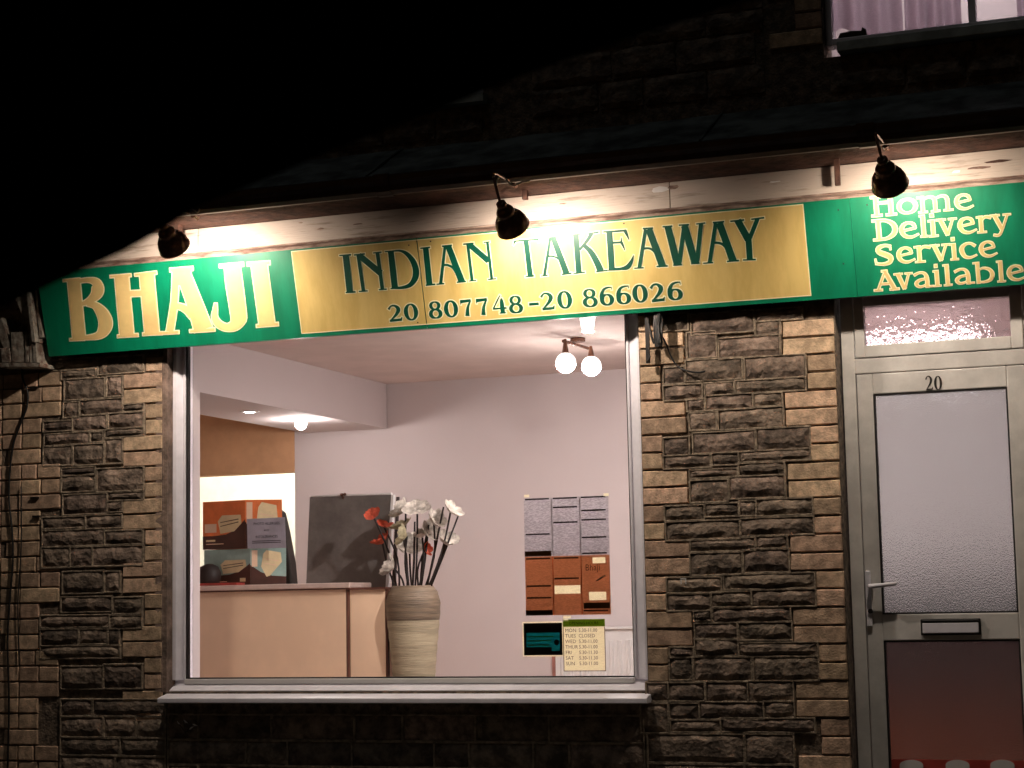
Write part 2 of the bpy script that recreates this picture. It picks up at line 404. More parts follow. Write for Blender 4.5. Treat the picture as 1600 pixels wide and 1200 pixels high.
# ---- rubble stones, as coursed in the photograph
def crop_stones(ox, oy, s, rows, amp=.022):
    for (x0, x1, y0, y1) in rows:
        cx_, cy_ = ox+(x0+x1)/2/s, oy+(y0+y1)/2/s
        c = at(cx_, cy_, 0)
        a = at(ox+x0/s, cy_, 0).x; b = at(ox+x1/s, cy_, 0).x
        t = at(cx_, oy+y0/s, 0).z; u = at(cx_, oy+y1/s, 0).z
        m_ = .0015; stone(a-m_, b+m_, u-m_, t+m_, amp*.72)
crop_stones(1000, 460, 2.727, [(100,200,85,150),(222,480,80,160),(495,685,65,105),(495,590,118,168),(205,320,165,265),(340,590,185,262),
 (105,185,315,375),(200,430,280,360),(450,700,268,352),(105,260,390,445),(280,395,380,425),(410,700,365,410),(205,270,450,492),(285,475,432,485),(488,600,425,470),
 (215,320,508,572),(338,605,490,565),(105,205,615,680),(230,485,590,668),(500,720,572,655),(105,300,690,735),(305,415,680,722),(425,720,668,705),
 (215,410,750,775),(425,610,722,765),(218,370,795,880),(385,612,778,862),(110,268,905,958),(282,415,895,940),(428,488,885,938),(500,730,875,935),
 (115,420,970,1040),(435,735,955,1020),(220,485,1045,1088),(500,622,1035,1075),(218,430,1105,1190),(445,630,1092,1178)], .019)
crop_stones(1000, 850, 3.43, [(150,430,185,255),(455,930,165,232),(150,370,275,350),(390,590,262,330),(605,935,250,328),(295,375,365,405),(395,800,348,412),
 (300,520,430,505),(530,808,425,508),(165,280,560,600),(300,520,515,592),(535,945,535,595),(165,275,612,722),(295,590,612,728),(615,950,608,725),
 (160,340,750,835),(360,570,745,838),(585,815,740,838),(40,145,750,835),(165,310,860,935),(325,655,855,930),(670,820,850,925),(170,425,950,1000),(440,930,940,1000),
 (10,145,860,1005)], .02)
crop_stones(0, 540, 3.333, [(240,495,75,118),(515,740,62,138),(325,495,132,165),(340,540,178,272),(560,632,165,258),(335,405,300,368),(420,632,285,350),(645,742,310,335),
 (230,372,398,440),(382,550,370,438),(570,742,355,422),(235,460,462,510),(475,530,455,495),(550,742,438,468),(230,370,530,618),(385,535,518,615),(550,632,490,608),
 (325,490,640,666),(325,490,682,755),(510,742,642,752),(332,552,778,872),(565,632,815,860),(565,742,768,798),(225,440,897,945),(450,630,888,945),
 (225,538,965,1038),(550,738,968,1028),(222,360,1055,1150),(368,475,1055,1145),(487,738,1048,1140)], .02)
crop_stones(0, 850, 3.43, [(340,550,152,258),(565,636,152,250),(332,595,288,358),(608,755,292,368),(220,580,388,440),(592,755,388,445),(222,415,462,538),(430,572,462,530),
 (585,634,462,538),(222,636,552,606),(332,545,662,770),(560,755,652,768)], .02)
# generic courses below
def courses(x0, x1, zt, zb_, keep=lambda a, b: True, amp=.02, hmin=.075, hmax=.12):
    z = zt
    while z > zb_+.03:
        h = min(random.uniform(hmin, hmax), z-zb_); x = x0+random.uniform(0, .05)*0
        while x < x1-.05:
            l = min(random.uniform(.16, .42), x1-x)
            if x1-x-l < .08: l = x1-x
            if keep(x, x+l): stone(x+.0065, x+l-.0065, z-h+.0065, z-.0065, amp*.72)
            x += l
        z -= h
zl = at(100, 1082, 0).z
courses(xdL+.01, WL+.02, zl-.03, G, amp=.018)
courses(WL+.03, WR-.02, WB-.10, G, amp=.018, hmin=.095, hmax=.125)
zlow = at(1150, 1143, 0).z
courses(WR-.01, xbL-.01, zlow-.008, G, amp=.018, hmin=.095, hmax=.125)
courses(DR+.225, DR+.9, 1.0, G, amp=.018, hmin=.14, hmax=.2)
part('pointing', PADS, M['pointing'], WALL, kind='stuff')
# upper wall: coursed stones hardly visible in the dark, one mesh
ub = MB(); random.seed(11)
z = 2.04
for (a, b, zt, z0) in ((-4.9, U2L-.02, 3.4, 2.03), (U2R+.23, -.25, 3.4, 2.03), (U2L, U2R, 2.13, 2.0), (0.02, 1.4, 2.13, 2.03), (-4.9, -3.85, 1.9, 1.2)):
    z = zt
    while z > z0+.05:
        h = min(random.uniform(.09, .15), z-z0); x = a
        while x < b-.05:
            l = min(random.uniform(.18, .4), b-x); q = stone_mb(x+.006, x+l-.006, z-h+.006, z-.006); ub.add(q.v, q.f); x += l
        z -= h
part('upper_stonework', ub, M['stone'], WALL, kind='stuff')
# cement render in the window reveal and at the arris
rv = MB(); rv.box(WL-.001, WL+.02, .004, .085, WB, WT); rv.box(WL-.04, WL+.0, .001, .007, WB, 1.1)
part('reveal_render', rv, M['render'], WALL)

# ---- shop window
WIN = empty('shop_window', (-2.03-BLD.location.x, .08, 0-G)); WIN.parent = BLD
gl, gr, gb = -3.127, -.9276, -.4156
f = MB()
fy0, fy1 = .075, .145
f.prismz([(WL+.021, .052), (WL+.040, .052), (gl-.013, .078), (gl, .08), (gl, fy1), (WL+.021, fy1)], WB+.052, WT)
f.prismz([(WR-.002, .052), (WR-.002, fy1), (gr, fy1), (gr, .08), (gr+.013, .078), (WR-.021, .052)], WB+.052, WT)
f.prismx([(.022, WB+.001), (.022, WB+.006), (.078, gb-.018), (.078, gb), (fy1, gb), (fy1, WB+.001)], WL+.021, WR-.002); f.box(gl, gr, fy0, fy1, 1.22, WT)
bevel(part('window_frame', f, M['upvc'], WIN), .004)
b = MB(); e = .018
b.box(gl+.001, gr-.001, fy0-.012, fy0+.02, gb-.020, gb+.004)
bevel(part('glazing_bead', b, M['white'], WIN), .004)
for a_, b_ in ((gl-.012, gl+.001), (gr-.001, gr+.012)): bevel(part('glazing_bead', MB().box(a_, b_, fy0-.006, fy0+.02, gb+.005, 1.22), M['upvc'], WIN), .004)
b = MB(); b.box(gl+.001, gl+.009, fy0+.004, fy0+.03, gb+.005, 1.22); b.box(gr-.007, gr-.001, fy0+.004, fy0+.03, gb+.005, 1.22)
b.box(gl+.009, gr-.007, fy0+.004, fy0+.03, gb+.0045, gb+.010); part('rubber_gasket', b, M['gasket'], WIN)
part('window_glass', MB().box(gl+.002, gr-.002, .098, .102, gb+.002, 1.219), M['glass'], WIN)
s = MB(); s.prismx([(-.075, -.515), (-.075, -.492), (-.05, -.486), (.06, -.4665), (.06, -.515)], at(246, 1100, -.07).x, at(1011, 1095, -.07).x)
bevel(part('window_sill', s, M['upvc'], WIN), .004)
for px in (402, 855):
    c = at(px, 1078, .075); part('drainage_slot', MB().box(c.x-.014, c.x+.014, .040, .07, c.z-.004, c.z+.003), M['black'], WIN)
il = MB(); il.box(gl-.05, gl+.0, .146, F1+.002, gb-.02, WT)         # inner reveal lining, seen through the glass
il.box(WL, WR, .146, F1+.14, gb-.04, gb-.008)
part('inner_reveal', il, M['wall'], WIN)

# ---- door
DOOR = empty('door', (.4-BLD.location.x, .1, 0)); DOOR.parent = BLD
dy = .10
fr = MB()
fr.box(.010, .0635, dy-.01, dy+.07, G, 1.21); fr.box(.755, DR-.001, dy-.01, dy+.07, G, 1.21)
fr.box(.0635, .755, dy-.01, dy+.07, .842, .905); fr.box(.0635, .755, dy-.01, dy+.07, 1.175, 1.21)
bevel(part('door_frame', fr, M['upvc2'], DOOR), .003)
tf = MB()
ty = dy-.016
tf.box(.067, .1087, ty, dy+.05, .908, 1.173); tf.box(.7037, .752, ty, dy+.05, .908, 1.173)
tf.box(.1087, .7037, ty, dy+.05, .908, .9594); tf.box(.1087, .7037, ty, dy+.05, 1.1236, 1.173)
bevel(part('transom_frame', tf, M['upvc2'], DOOR), .004)
part('transom_glass', MB().box(.1087, .7037, dy+.004, dy+.012, .9594, 1.1236), M['frost2'], DOOR)
g1, g2 = .1337, .6778; dl, dr = .068, .751; dtop = .838
lf = MB()
lf.box(dl, g1, dy-.012, dy+.05, G+.03, dtop); lf.box(g2, dr, dy-.012, dy+.05, G+.03, dtop)
lf.box(g1, g2, dy-.012, dy+.05, .7526, dtop); lf.box(g1, g2, dy-.012, dy+.05, -.2679, -.1608)
lf.box(g1, g2, dy-.012, dy+.05, G+.03, G+.13)
bevel(part('door_leaf', lf, M['upvc2'], DOOR), .004)
for (z0, z1) in ((-.1608, .7526), (G+.13, -.2679)):
    q = MB(); t = .007
    q.box(g1, g1+t, dy-.008, dy+.02, z0, z1); q.box(g2-t, g2, dy-.008, dy+.02, z0, z1)
    q.box(g1+t, g2-t, dy-.008, dy+.02, z0, z0+t); q.box(g1+t, g2-t, dy-.008, dy+.02, z1-t, z1)
    part('black_bead', q, M['gasket'], DOOR)
    part('frosted_pane', MB().box(g1+t, g2-t, dy+.006, dy+.012, z0+t, z1-t), M['frost' if z0 > -.5 else 'frost_low'], DOOR)
c = at(1357, 930, dy-.02)
h = MB(); h.box(c.x-.012, c.x+.012, dy-.026, dy-.012, c.z-.13, c.z+.10)
H = bevel(part('handle', h, M['upvc'], DOOR), .005)
a_ = at(1359, 916, dy-.06); e_ = at(1401, 912, dy-.06)
part('lever', MB().tube([(a_.x, dy-.02, a_.z), (a_.x, dy-.055, a_.z), (a_.x+.01, dy-.062, a_.z), (e_.x, dy-.062, e_.z-.0)], [.010, .010, .010, .007], 10), M['upvc'], H, True)
kc = at(1360, 955, dy-.03); part('key_cylinder', MB().tube([(kc.x, dy-.034, kc.z), (kc.x, dy-.02, kc.z)], .010, 10), M['black'], H)
p0, p1 = at(1439, 993, dy-.02), at(1532, 966, dy-.02)
lb = MB(); lb.box(p0.x, p1.x, dy-.020, dy-.012, p0.z, p1.z); LB = bevel(part('letterbox', lb, M['black'], DOOR), .004)
bevel(part('letterbox_flap', MB().box(p0.x+.008, p1.x-.008, dy-.027, dy-.0205, p0.z+.008, p1.z-.016), M['upvc'], LB), .003)
part('flap_rail', MB().tube([(p0.x+.008, dy-.026, p1.z-.008), (p1.x-.008, dy-.026, p1.z-.008)], .004, 6), M['black'], LB)
for k, px in enumerate((1424, 1496, 1566, 1636)):          # red strip with white scallops low on the pane
    c = at(px, 1192, dy); tn = []
    for i in range(13):
        t = pi*i/12; tn.append((c.x+.047*cos(t), c.z-.0+.020*sin(t)-.008))
    tn = [(c.x+.047, G+.14)] + tn + [(c.x-.047, G+.14)]
    if c.x+.047 < g2: part('white_scallop', MB().prism(tn, dy-.0035, dy+.0005), M['white'], DOOR)
zr = at(1460, 1187, dy).z
part('red_strip', MB().box(g1+.01, g2-.01, dy+.002, dy+.0045, G+.14, zr), M['redplastic'], DOOR)
part('door_step', MB().box(0.004, DR-.004, -.05, dy-.012, G+.001, G+.03), M['kerb'], DOOR)

# ------------------------------------------------------------------ fascia, gutter, canopy
xl, xr = at(40, 455, -.15).x-.9, 1.6
XL = at(130, 400, -.15).x-.75
def board(name, poly, m, a, b_, **k): return part(name, MB().prismx(poly, a, b_), m, BLD, **k)
for (a, b_) in ((-5.0, -2.95), (-2.947, -.66), (-.657, 1.7)):
    bevel(board('fascia_board', [(-.12, 1.572), (-.12, 1.69), (0, 1.69), (0, 1.572)], M['pale'], a, b_), .003)
board('moulding', [(-.150, 1.540), (-.158, 1.552), (-.140, 1.566), (-.10, 1.568), (-.10, 1.540)], M['mould'], -5, 1.7)
board('moulding', [(-.128, 1.5685), (-.132, 1.5735), (-.1205, 1.5775), (-.1205, 1.5685)], M['mould'], -5, 1.7)
board('soffit', [(-.1, 1.692), (-.345, 1.705), (-.345, 1.720), (-.1, 1.712)], M['soffit'], -5, 1.7)
# ogee gutter
gp = [(-.345, 1.700), (-.372, 1.698), (-.392, 1.712), (-.398, 1.735), (-.412, 1.752), (-.416, 1.775), (-.404, 1.780), (-.398, 1.762), (-.384, 1.748), (-.376, 1.722), (-.345, 1.722)]
bevel(board('gutter', gp, M['gutter'], -5, 1.7), .002)
for px, yy in ((1353, 218), (596, 0)):
    c = at(px, 218 if yy else 290, -.41).x
    board('gutter_joint', [(y-.006 if y < -.36 else y, z-.005 if z < 1.74 else z+.004) for y, z in gp], M['gutter'], c-.035, c+.035)
# lead covered canopy slope, a little uneven
cm = MB(); nx, ny = 60, 5; vs = []; fs = []
for j in range(ny+1):
    for i in range(nx+1):
        x = -5+6.7*i/nx; t = j/ny; y = -.40+.41*t; z_ = 1.782+.215*t+.012*noise.noise(Vector((x*2.2, t*3, 4)))*sin(pi*max(.05, min(1, t)))+(.010*noise.noise(Vector((x*5, 0, 1))) if j == ny else 0)
        vs.append((x, y, z_))
for j in range(ny):
    for i in range(nx): a = j*(nx+1)+i; fs.append((a, a+1, a+nx+2, a+nx+1))
cm.add(vs, fs); part('canopy_flashing', cm, M['lead'], BLD, True)
for x in (-3.4, -1.95, -.45, 1.0):
    part('lead_seam', MB().tube([(x, -.40, 1.785), (x, -.2, 1.895), (x, .005, 1.998)], .006, 6), M['lead'], BLD)
board('canopy_back', [(-.34, 1.724), (-.39, 1.778), (.0, 1.98), (.0, 1.72)], M['soffit'], -5, 1.7)
# hanging straps under the gutter
for (px, py0, py1, wd) in ((1307, 238, 290, .011), (820, 280, 312, .012), (282, 350, 372, .010)):
    a = at(px, py0, -.2); q = at(px, py1, -.2)
    bevel(part('timber_strap', MB().box(a.x-wd, a.x+wd, -.21, -.19, q.z, 1.70), M['soffit'], BLD), .002)

# ------------------------------------------------------------------ upper windows
UW = empty('upper_window', (.6-BLD.location.x, .08, 2.2-G)); UW.parent = BLD
u = MB(); u.box(.003, .03, .06, .13, 2.255, TOP); u.box(1.2, 1.25, .06, .13, 2.255, TOP); u.box(.03, 1.2, .06, .13, 2.2555, 2.285)
bevel(part('window_frame', u, M['upvc'], UW), .003)
part('window_glass', MB().box(.03, 1.2, .095, .1, 2.285, TOP), M['glass'], UW)
s = MB(); s.prismx([(-.05, 2.195), (-.05, 2.238), (.10, 2.255), (.10, 2.195)], at(1308, 80, -.04).x, 1.3); bevel(part('stone_sill', s, M['sillp'], UW), .004)
part('mullion', MB().box(.60, .63, .062, .13, 2.286, TOP), M['upvc'], UW)
UW2 = empty('upper_window', (-2.15-BLD.location.x, .08, 2.2-G)); UW2.parent = BLD
u = MB(); u.box(U2L, U2L+.04, .06, .13, 2.22, TOP); u.box(U2R-.04, U2R, .06, .13, 2.22, TOP); u.box(U2L+.04, U2R-.04, .06, .13, 2.22, 2.26)
bevel(part('window_frame', u, M['upvc'], UW2), .003)
part('window_glass', MB().box(U2L+.04, U2R-.04, .095, .1, 2.26, TOP), M['glass'], UW2)
part('stone_sill', MB().prismx([(-.05, 2.165), (-.05, 2.203), (.06, 2.219), (.06, 2.165)], U2L-.04, U2R+.02), M['sillp'], UW2)
# upstairs room shell
ur = MB(); ur.box(-4.9, 1.6, 1.6, 1.65, 2.0, TOP); ur.box(-4.9, 1.6, F1, 1.65, TOP, TOP+.05); ur.box(-4.9, 1.6, F1, 1.6, 2.0, 2.05)
ur.box(-.3, -.25, F1, 1.6, 2.05, TOP); ur.box(1.6, 1.65, F1, 1.6, 2.05, TOP)
obj('upstairs_walls', ur, M['wall'], kind='structure')
def lathe_sphere(c, r, n=14):
    prof = [(max(1e-4, r*sin(pi*k/10)), -r*cos(pi*k/10)) for k in range(11)]
    return MB().lathe(prof, Matrix.Translation(c), n)
ul = empty('bedroom_light', (.5, 1.0, 3.2), label='dim upstairs bedroom lamp glowing behind the lilac curtain', category='lamp')
part('bulb', lathe_sphere((.5, 1.0, 3.2), .08), bulb_up, ul, True)
part('flex', MB().tube([(.5, 1, 3.28), (.5, 1, 3.599)], .004, 6), M['wire'], ul)
# curtain: folded cloth, bunched hem
def curtain(x0, x1, zbot, seed, label, y0=.16):
    nx, nz = 46, 10; vs = []; fs = []
    for j in range(nz+1):
        for i in range(nx+1):
            u_ = i/nx; x = x0+(x1-x0)*u_; t = j/nz
            y = y0+.022*sin(u_*19+seed+.6*noise.noise(Vector((t*2, seed, 0))))+.012*noise.noise(Vector((u_*6, t*1.5, seed)))
            hem = zbot(u_) if callable(zbot) else zbot
            vs.append((x, y, hem+(TOP-.05-hem)*t))
    for j in range(nz):
        for i in range(nx): a = j*(nx+1)+i; fs.append((a, a+1, a+nx+2, a+nx+1))
    return obj('curtain', MB().add(vs, fs), M['curtain'], None, True, label=label, category='curtain', group='curtains in the upper right window')
cx1 = at(1410, 40, .16).x; cx2 = at(1503, 40, .16).x; cx0 = at(1293, 40, .16).x
curtain(cx0, cx1, lambda u_: 2.29+(.05 if .1 < u_ < .42 else 0)+.01*sin(u_*9), 1, 'lilac curtain with a lifted hem at the left of the upper window')
curtain(cx1+.01, cx2, lambda u_: 2.31-.01*u_, 4, 'straight lilac curtain right of the lifted one in the upper window', .18)
curtain(at(1590, 30, .16).x, at(1590, 30, .16).x+.25, 2.3, 6, 'bunched lilac curtain at the right edge of the upper window')
bl = MB(); c = at(1333, 62, .15); bl.prism([(c.x-.07, 2.286), (c.x-.05, 2.325), (c.x-.01, 2.33), (c.x+.04, 2.325), (c.x+.045, 2.34), (c.x+.06, 2.33), (c.x+.065, 2.286)], .122, .14)
obj('folded_cloth', bl, M['cable'], label='dark folded cloth on the upper window ledge under the lilac curtain', category='cloth')

# ------------------------------------------------------------------ shop sign
SIGN = empty('shop_sign', (-1.3, -.1, 1.14), label='long green and yellow fascia sign reading BHAJI INDIAN TAKEAWAY with telephone numbers', category='sign')
YB, ZB, YT, ZT = -.0745, 1.1424, -.1816, 1.5349
sgn_v = Vector((0, YT-YB, ZT-ZB)); SH = sgn_v.length; sgn_v.normalize(); sgn_n = Vector((0, -sgn_v.z, sgn_v.y))
if sgn_n.y > 0: sgn_n = -sgn_n
def S(u, v, d=0): return Vector((u, YB, ZB)) + sgn_v*v + sgn_n*d
def onsign(px, py):
    d = ray(px, py); o = Vector((0, YB, ZB)); t = (o-CAM).dot(sgn_n)/d.dot(sgn_n); p = CAM+d*t
    return p.x, (p-o).dot(sgn_v)
SX0 = onsign(68, 500)[0]; SX1 = 1.5
seam1 = onsign(659, 440)[0]; seam2 = onsign(1333, 380)[0]
def sbox(mb, u0, u1, v0, v1, d0, d1):
    vs = [S(u_, v_, d_) for u_ in (u0, u1) for v_ in (v0, v1) for d_ in (d0, d1)]
    return mb.add(vs, [(0, 1, 3, 2), (4, 6, 7, 5), (0, 4, 5, 1), (2, 3, 7, 6), (0, 2, 6, 4), (1, 5, 7, 3)])
part('sign_box', MB().prismx([(YB+.006, ZB+.008), (YT+.008, ZT-.004), (0, ZT-.004), (0, ZB+.008)], SX0+.004, SX1), M['gutter'], SIGN)
for a, b_ in ((SX0, seam1-.0022), (seam1+.0022, seam2-.0007), (seam2+.0007, SX1)):
    part('sign_panel', sbox(MB(), a, b_, 0, SH, -.006, 0), M['green'], SIGN)
ya, _ = onsign(464, 455); yb_, _ = onsign(1260, 390)
vb_ = .5*(onsign(473, 521)[1]+onsign(1267, 460)[1]); vt_ = .5*(onsign(456, 393)[1]+onsign(1253, 321)[1])
for a, b_ in ((ya, seam1-.0022), (seam1+.0022, yb_)):
    part('yellow_field', sbox(MB(), a, b_, vb_, vt_, .0002, .0012), M['yellow'], SIGN)
bd = MB(); t = .004
sbox(bd, ya-t, ya, vb_-t, vt_+t, .0002, .0014); sbox(bd, yb_, yb_+t, vb_-t, vt_+t, .0002, .0014)
sbox(bd, ya, yb_, vb_-t, vb_, .0002, .0014); sbox(bd, ya, yb_, vt_, vt_+t, .0002, .0014)
part('cream_border', bd, M['cream'], SIGN)
for px, py in ((639, 383), (673, 377), (975, 349), (1310, 328), (1355, 320), (1318, 412), (653, 504)):
    u_, v_ = onsign(px, py); q = MB(); q.tube([S(u_, v_, 0), S(u_, v_, .0025)], .0035, 8); part('screw_head', q, M['gutter'], SIGN)

def smooth(pts, k=5):
    if len(pts) < 3: return pts
    out = []
    P = [pts[0]]+list(pts)+[pts[-1]]
    for i in range(1, len(P)-2):
        for j in range(k):
            t = j/k; out.append(tuple(.5*((2*b)+(-a+c)*t+(2*a-5*b+4*c-d)*t*t+(-a+3*b-3*c+d)*t**3) for a, b, c, d in zip(P[i-1], P[i], P[i+1], P[i+2])))
    out.append(tuple(pts[-1])); return out
def ribbon(pts, ex=0., k=5):
    """pts (x,y,w) -> list of (left,right) 2D pairs"""
    pts = smooth(pts, k); n = len(pts); res = []
    for i, (x, y, w_) in enumerate(pts):
        a = pts[max(i-1, 0)]; b = pts[min(i+1, n-1)]
        tx, ty = b[0]-a[0], b[1]-a[1]; l = math.hypot(tx, ty) or 1; tx /= l; ty /= l
        ox = -ex*tx if i == 0 else (ex*tx if i == n-1 else 0); oy = -ex*ty if i == 0 else (ex*ty if i == n-1 else 0)
        h = w_/2+ex; res.append(((x+ox-ty*h, y+oy+tx*h), (x+ox+ty*h, y+oy-tx*h)))
    return res
def letter(strokes, to_world, ex, fill, outl, name='letter', parent=None, d0=.0016, ks=5):
    """strokes in a local plane; to_world(x,y,d) -> Vector; ex outline width in local units"""
    objs = []
    for nm, e, dd, m_ in ((name, 0., d0+.0012, fill), ('letter_outline', ex, d0, outl)):
        if m_ is None: continue
        mb = MB()
        for i, st in enumerate(strokes):
            if len(st[0]) == 2: st = [(*p, .05) for p in st]
            rb = ribbon(st, e, ks); vs = []
            d = dd+i*.00009
            for jj, (l_, r_) in enumerate(rb): vs += [to_world(*l_, d+jj*2e-6), to_world(*r_, d+jj*2e-6)]
            mb.add(vs, [(2*j, 2*j+1, 2*j+3, 2*j+2) for j in range(len(rb)-1)])
        o = part(nm, mb, m_, parent or SIGN) if not objs else part(nm, mb, m_, objs[0])
        if objs: o.location = (0, 0, 0)
        objs.append(o)
    return objs
def cropw(ox, oy, s):
    def f_(x, y, d):
        u_, v_ = onsign(ox+x/s, oy+y/s); return S(u_, v_, d)
    return f_
A_ = cropw(520, 360, 10); B_ = cropw(650, 350, 10); C_ = cropw(790, 340, 10); D_ = cropw(930, 330, 10); E_ = cropw(1060, 320, 10)
P_ = cropw(90, 400, 8.572); Q_ = cropw(260, 395, 8.421)
GRN = [
 (A_, [[(205,385,98),(270,965,100)],[(105,392,20),(290,380,26)],[(205,970,22),(360,958,26)]]),
 (A_, [[(400,385,55),(482,945,56)],[(410,385,90),(750,665,100)],[(700,345,58),(780,925,58)],[(335,384,22),(505,366,26)],[(410,952,20),(550,943,22)],[(635,352,20),(765,338,22)],[(722,925,20),(848,916,22)]]),
 (A_, [[(910,330,92),(975,905,98)],[(940,322,24),(1060,318,34),(1160,365,62),(1250,470,84),(1300,600,98),(1295,730,96),(1220,845,72),(1100,890,48),(960,900,32)],[(815,332,18),(945,322,24)],[(905,908,20),(1040,902,24)]]),
 (B_, [[(155,375,88),(215,945,90)],[(70,380,22),(225,364,26)],[(158,956,22),(305,940,26)]]),
 (B_, [[(458,345,42),(390,930,52)],[(505,340,92),(720,900,102)],[(410,348,26),(565,332,28)],[(430,640,32),(500,642,34),(580,680,38),(640,765,44)],[(325,940,20),(445,930,22)],[(640,910,22),(785,895,25)]]),
 (B_, [[(812,318,46),(880,885,48)],[(835,318,84),(1140,580,90)],[(1120,288,44),(1188,860,44)],[(740,316,24),(905,300,28)],[(830,890,18),(945,880,20)],[(1060,288,18),(1155,276,20)],[(1128,866,20),(1255,853,22)]]),
 (C_, [[(320,345,80),(388,912,84)],[(140,368,26),(515,338,28)],[(152,362,36),(140,395,28),(122,430,8)],[(500,335,28),(508,355,20),(518,385,6)],[(310,924,22),(450,908,26)]]),
 (C_, [[(700,320,40),(610,900,48)],[(745,312,86),(955,872,98)],[(680,315,24),(795,300,26)],[(655,605,28),(740,602,30),(830,640,34),(900,700,42)],[(555,912,20),(665,900,22)],[(880,886,22),(1035,868,25)]]),
 (C_, [[(1100,270,88),(1148,862,90)],[(1030,272,22),(1175,256,26)],[(1058,874,20),(1245,852,22)],[(1160,500,38),(1265,375,50),(1350,245,62)],[(1290,252,24),(1460,226,30)],[(1225,430,60),(1330,530,82),(1420,680,96),(1490,835,108)],[(1415,845,20),(1600,822,22)]]),
 (D_, [[(222,320,92),(262,915,96)],[(125,324,28),(490,300,36)],[(470,305,54),(500,370,38),(535,455,8)],[(250,492,36),(420,486,36)],[(410,490,36),(412,405,8)],[(412,485,44),(440,545,30),(466,612,8)],[(250,900,34),(400,898,44),(505,872,76),(560,800,58),(585,740,32),(602,685,8)],[(205,920,20),(400,912,22)]]),
 (D_, [[(790,285,55),(692,880,60)],[(838,278,105),(1055,860,112)],[(745,272,28),(905,264,28)],[(735,590,34),(830,578,36),(910,612,40),(985,705,46)],[(610,890,22),(760,882,24)],[(960,864,24),(1135,854,26)]]),
 (D_, [[(1135,240,105),(1285,832,112)],[(1392,225,62),(1312,830,66)],[(1395,225,108),(1560,815,112)],[(1655,195,66),(1590,815,66)],[(1055,244,24),(1208,232,28)],[(1308,218,24),(1468,210,28)],[(1580,200,22),(1722,184,26)],[(1222,842,26),(1358,832,28)],[(1500,818,26),(1632,808,28)]]),
 (E_, [[(585,285,60),(490,900,62)],[(640,280,108),(855,875,114)],[(540,278,26),(718,262,28)],[(525,598,38),(610,592,40),(700,622,42),(785,715,48)],[(390,912,22),(545,902,24)],[(760,884,24),(948,868,26)]]),
 (E_, [[(925,240,108),(1095,545,112)],[(1240,215,66),(1115,525,66)],[(1095,490,92),(1118,855,94)],[(812,258,24),(1030,236,28)],[(1140,226,24),(1345,200,30)],[(1012,862,22),(1212,852,26)]]),
]
for fn, st in GRN: letter(st, fn, 14, M['darkgreen'], M['cream'])
GLD = [
 (P_, [[(218,320,165),(292,1110,170)],[(290,335,52),(420,322,58),(515,350,105),(542,425,150),(530,495,145),(475,565,105),(400,615,70),(320,645,48)],[(400,640,52),(500,660,88),(580,735,135),(632,830,168),(645,920,176),(610,1010,142),(540,1068,88),(430,1088,58),(290,1094,52)],[(80,328,24),(300,312,34)],[(168,1120,28),(360,1108,36)]]),
 (P_, [[(860,265,185),(932,1070,186)],[(1195,232,190),(1268,1035,192)],[(708,275,26),(985,256,34)],[(1038,252,28),(1325,222,36)],[(808,1074,30),(1080,1056,36)],[(1145,1046,30),(1400,1032,36)],[(930,506,74),(1170,494,76)]]),
 (Q_, [[(122,280,82),(108,640,86),(48,1035,96)],[(200,210,262),(205,425,170)],[(235,300,180),(365,640,200),(490,1008,245)],[(52,226,38),(350,204,42)],[(105,702,78),(190,708,78),(270,752,88),(340,840,76)],[(-60,1056,26),(165,1042,34)],[(312,1030,32),(636,1008,38)]]),
 (Q_, [[(868,170,200),(895,400,212),(950,800,202),(945,880,192),(895,955,138),(805,982,96),(720,955,94),(660,900,90),(636,830,74),(646,740,52),(652,665,28)],[(704,174,34),(1012,150,40)]]),
 (Q_, [[(1222,150,205),(1328,950,205)],[(1072,150,36),(1362,130,40)],[(1190,962,30),(1472,936,38)]]),
]
for fn, st in GLD: letter(st, fn, 13, M['gold'], M['cream'])
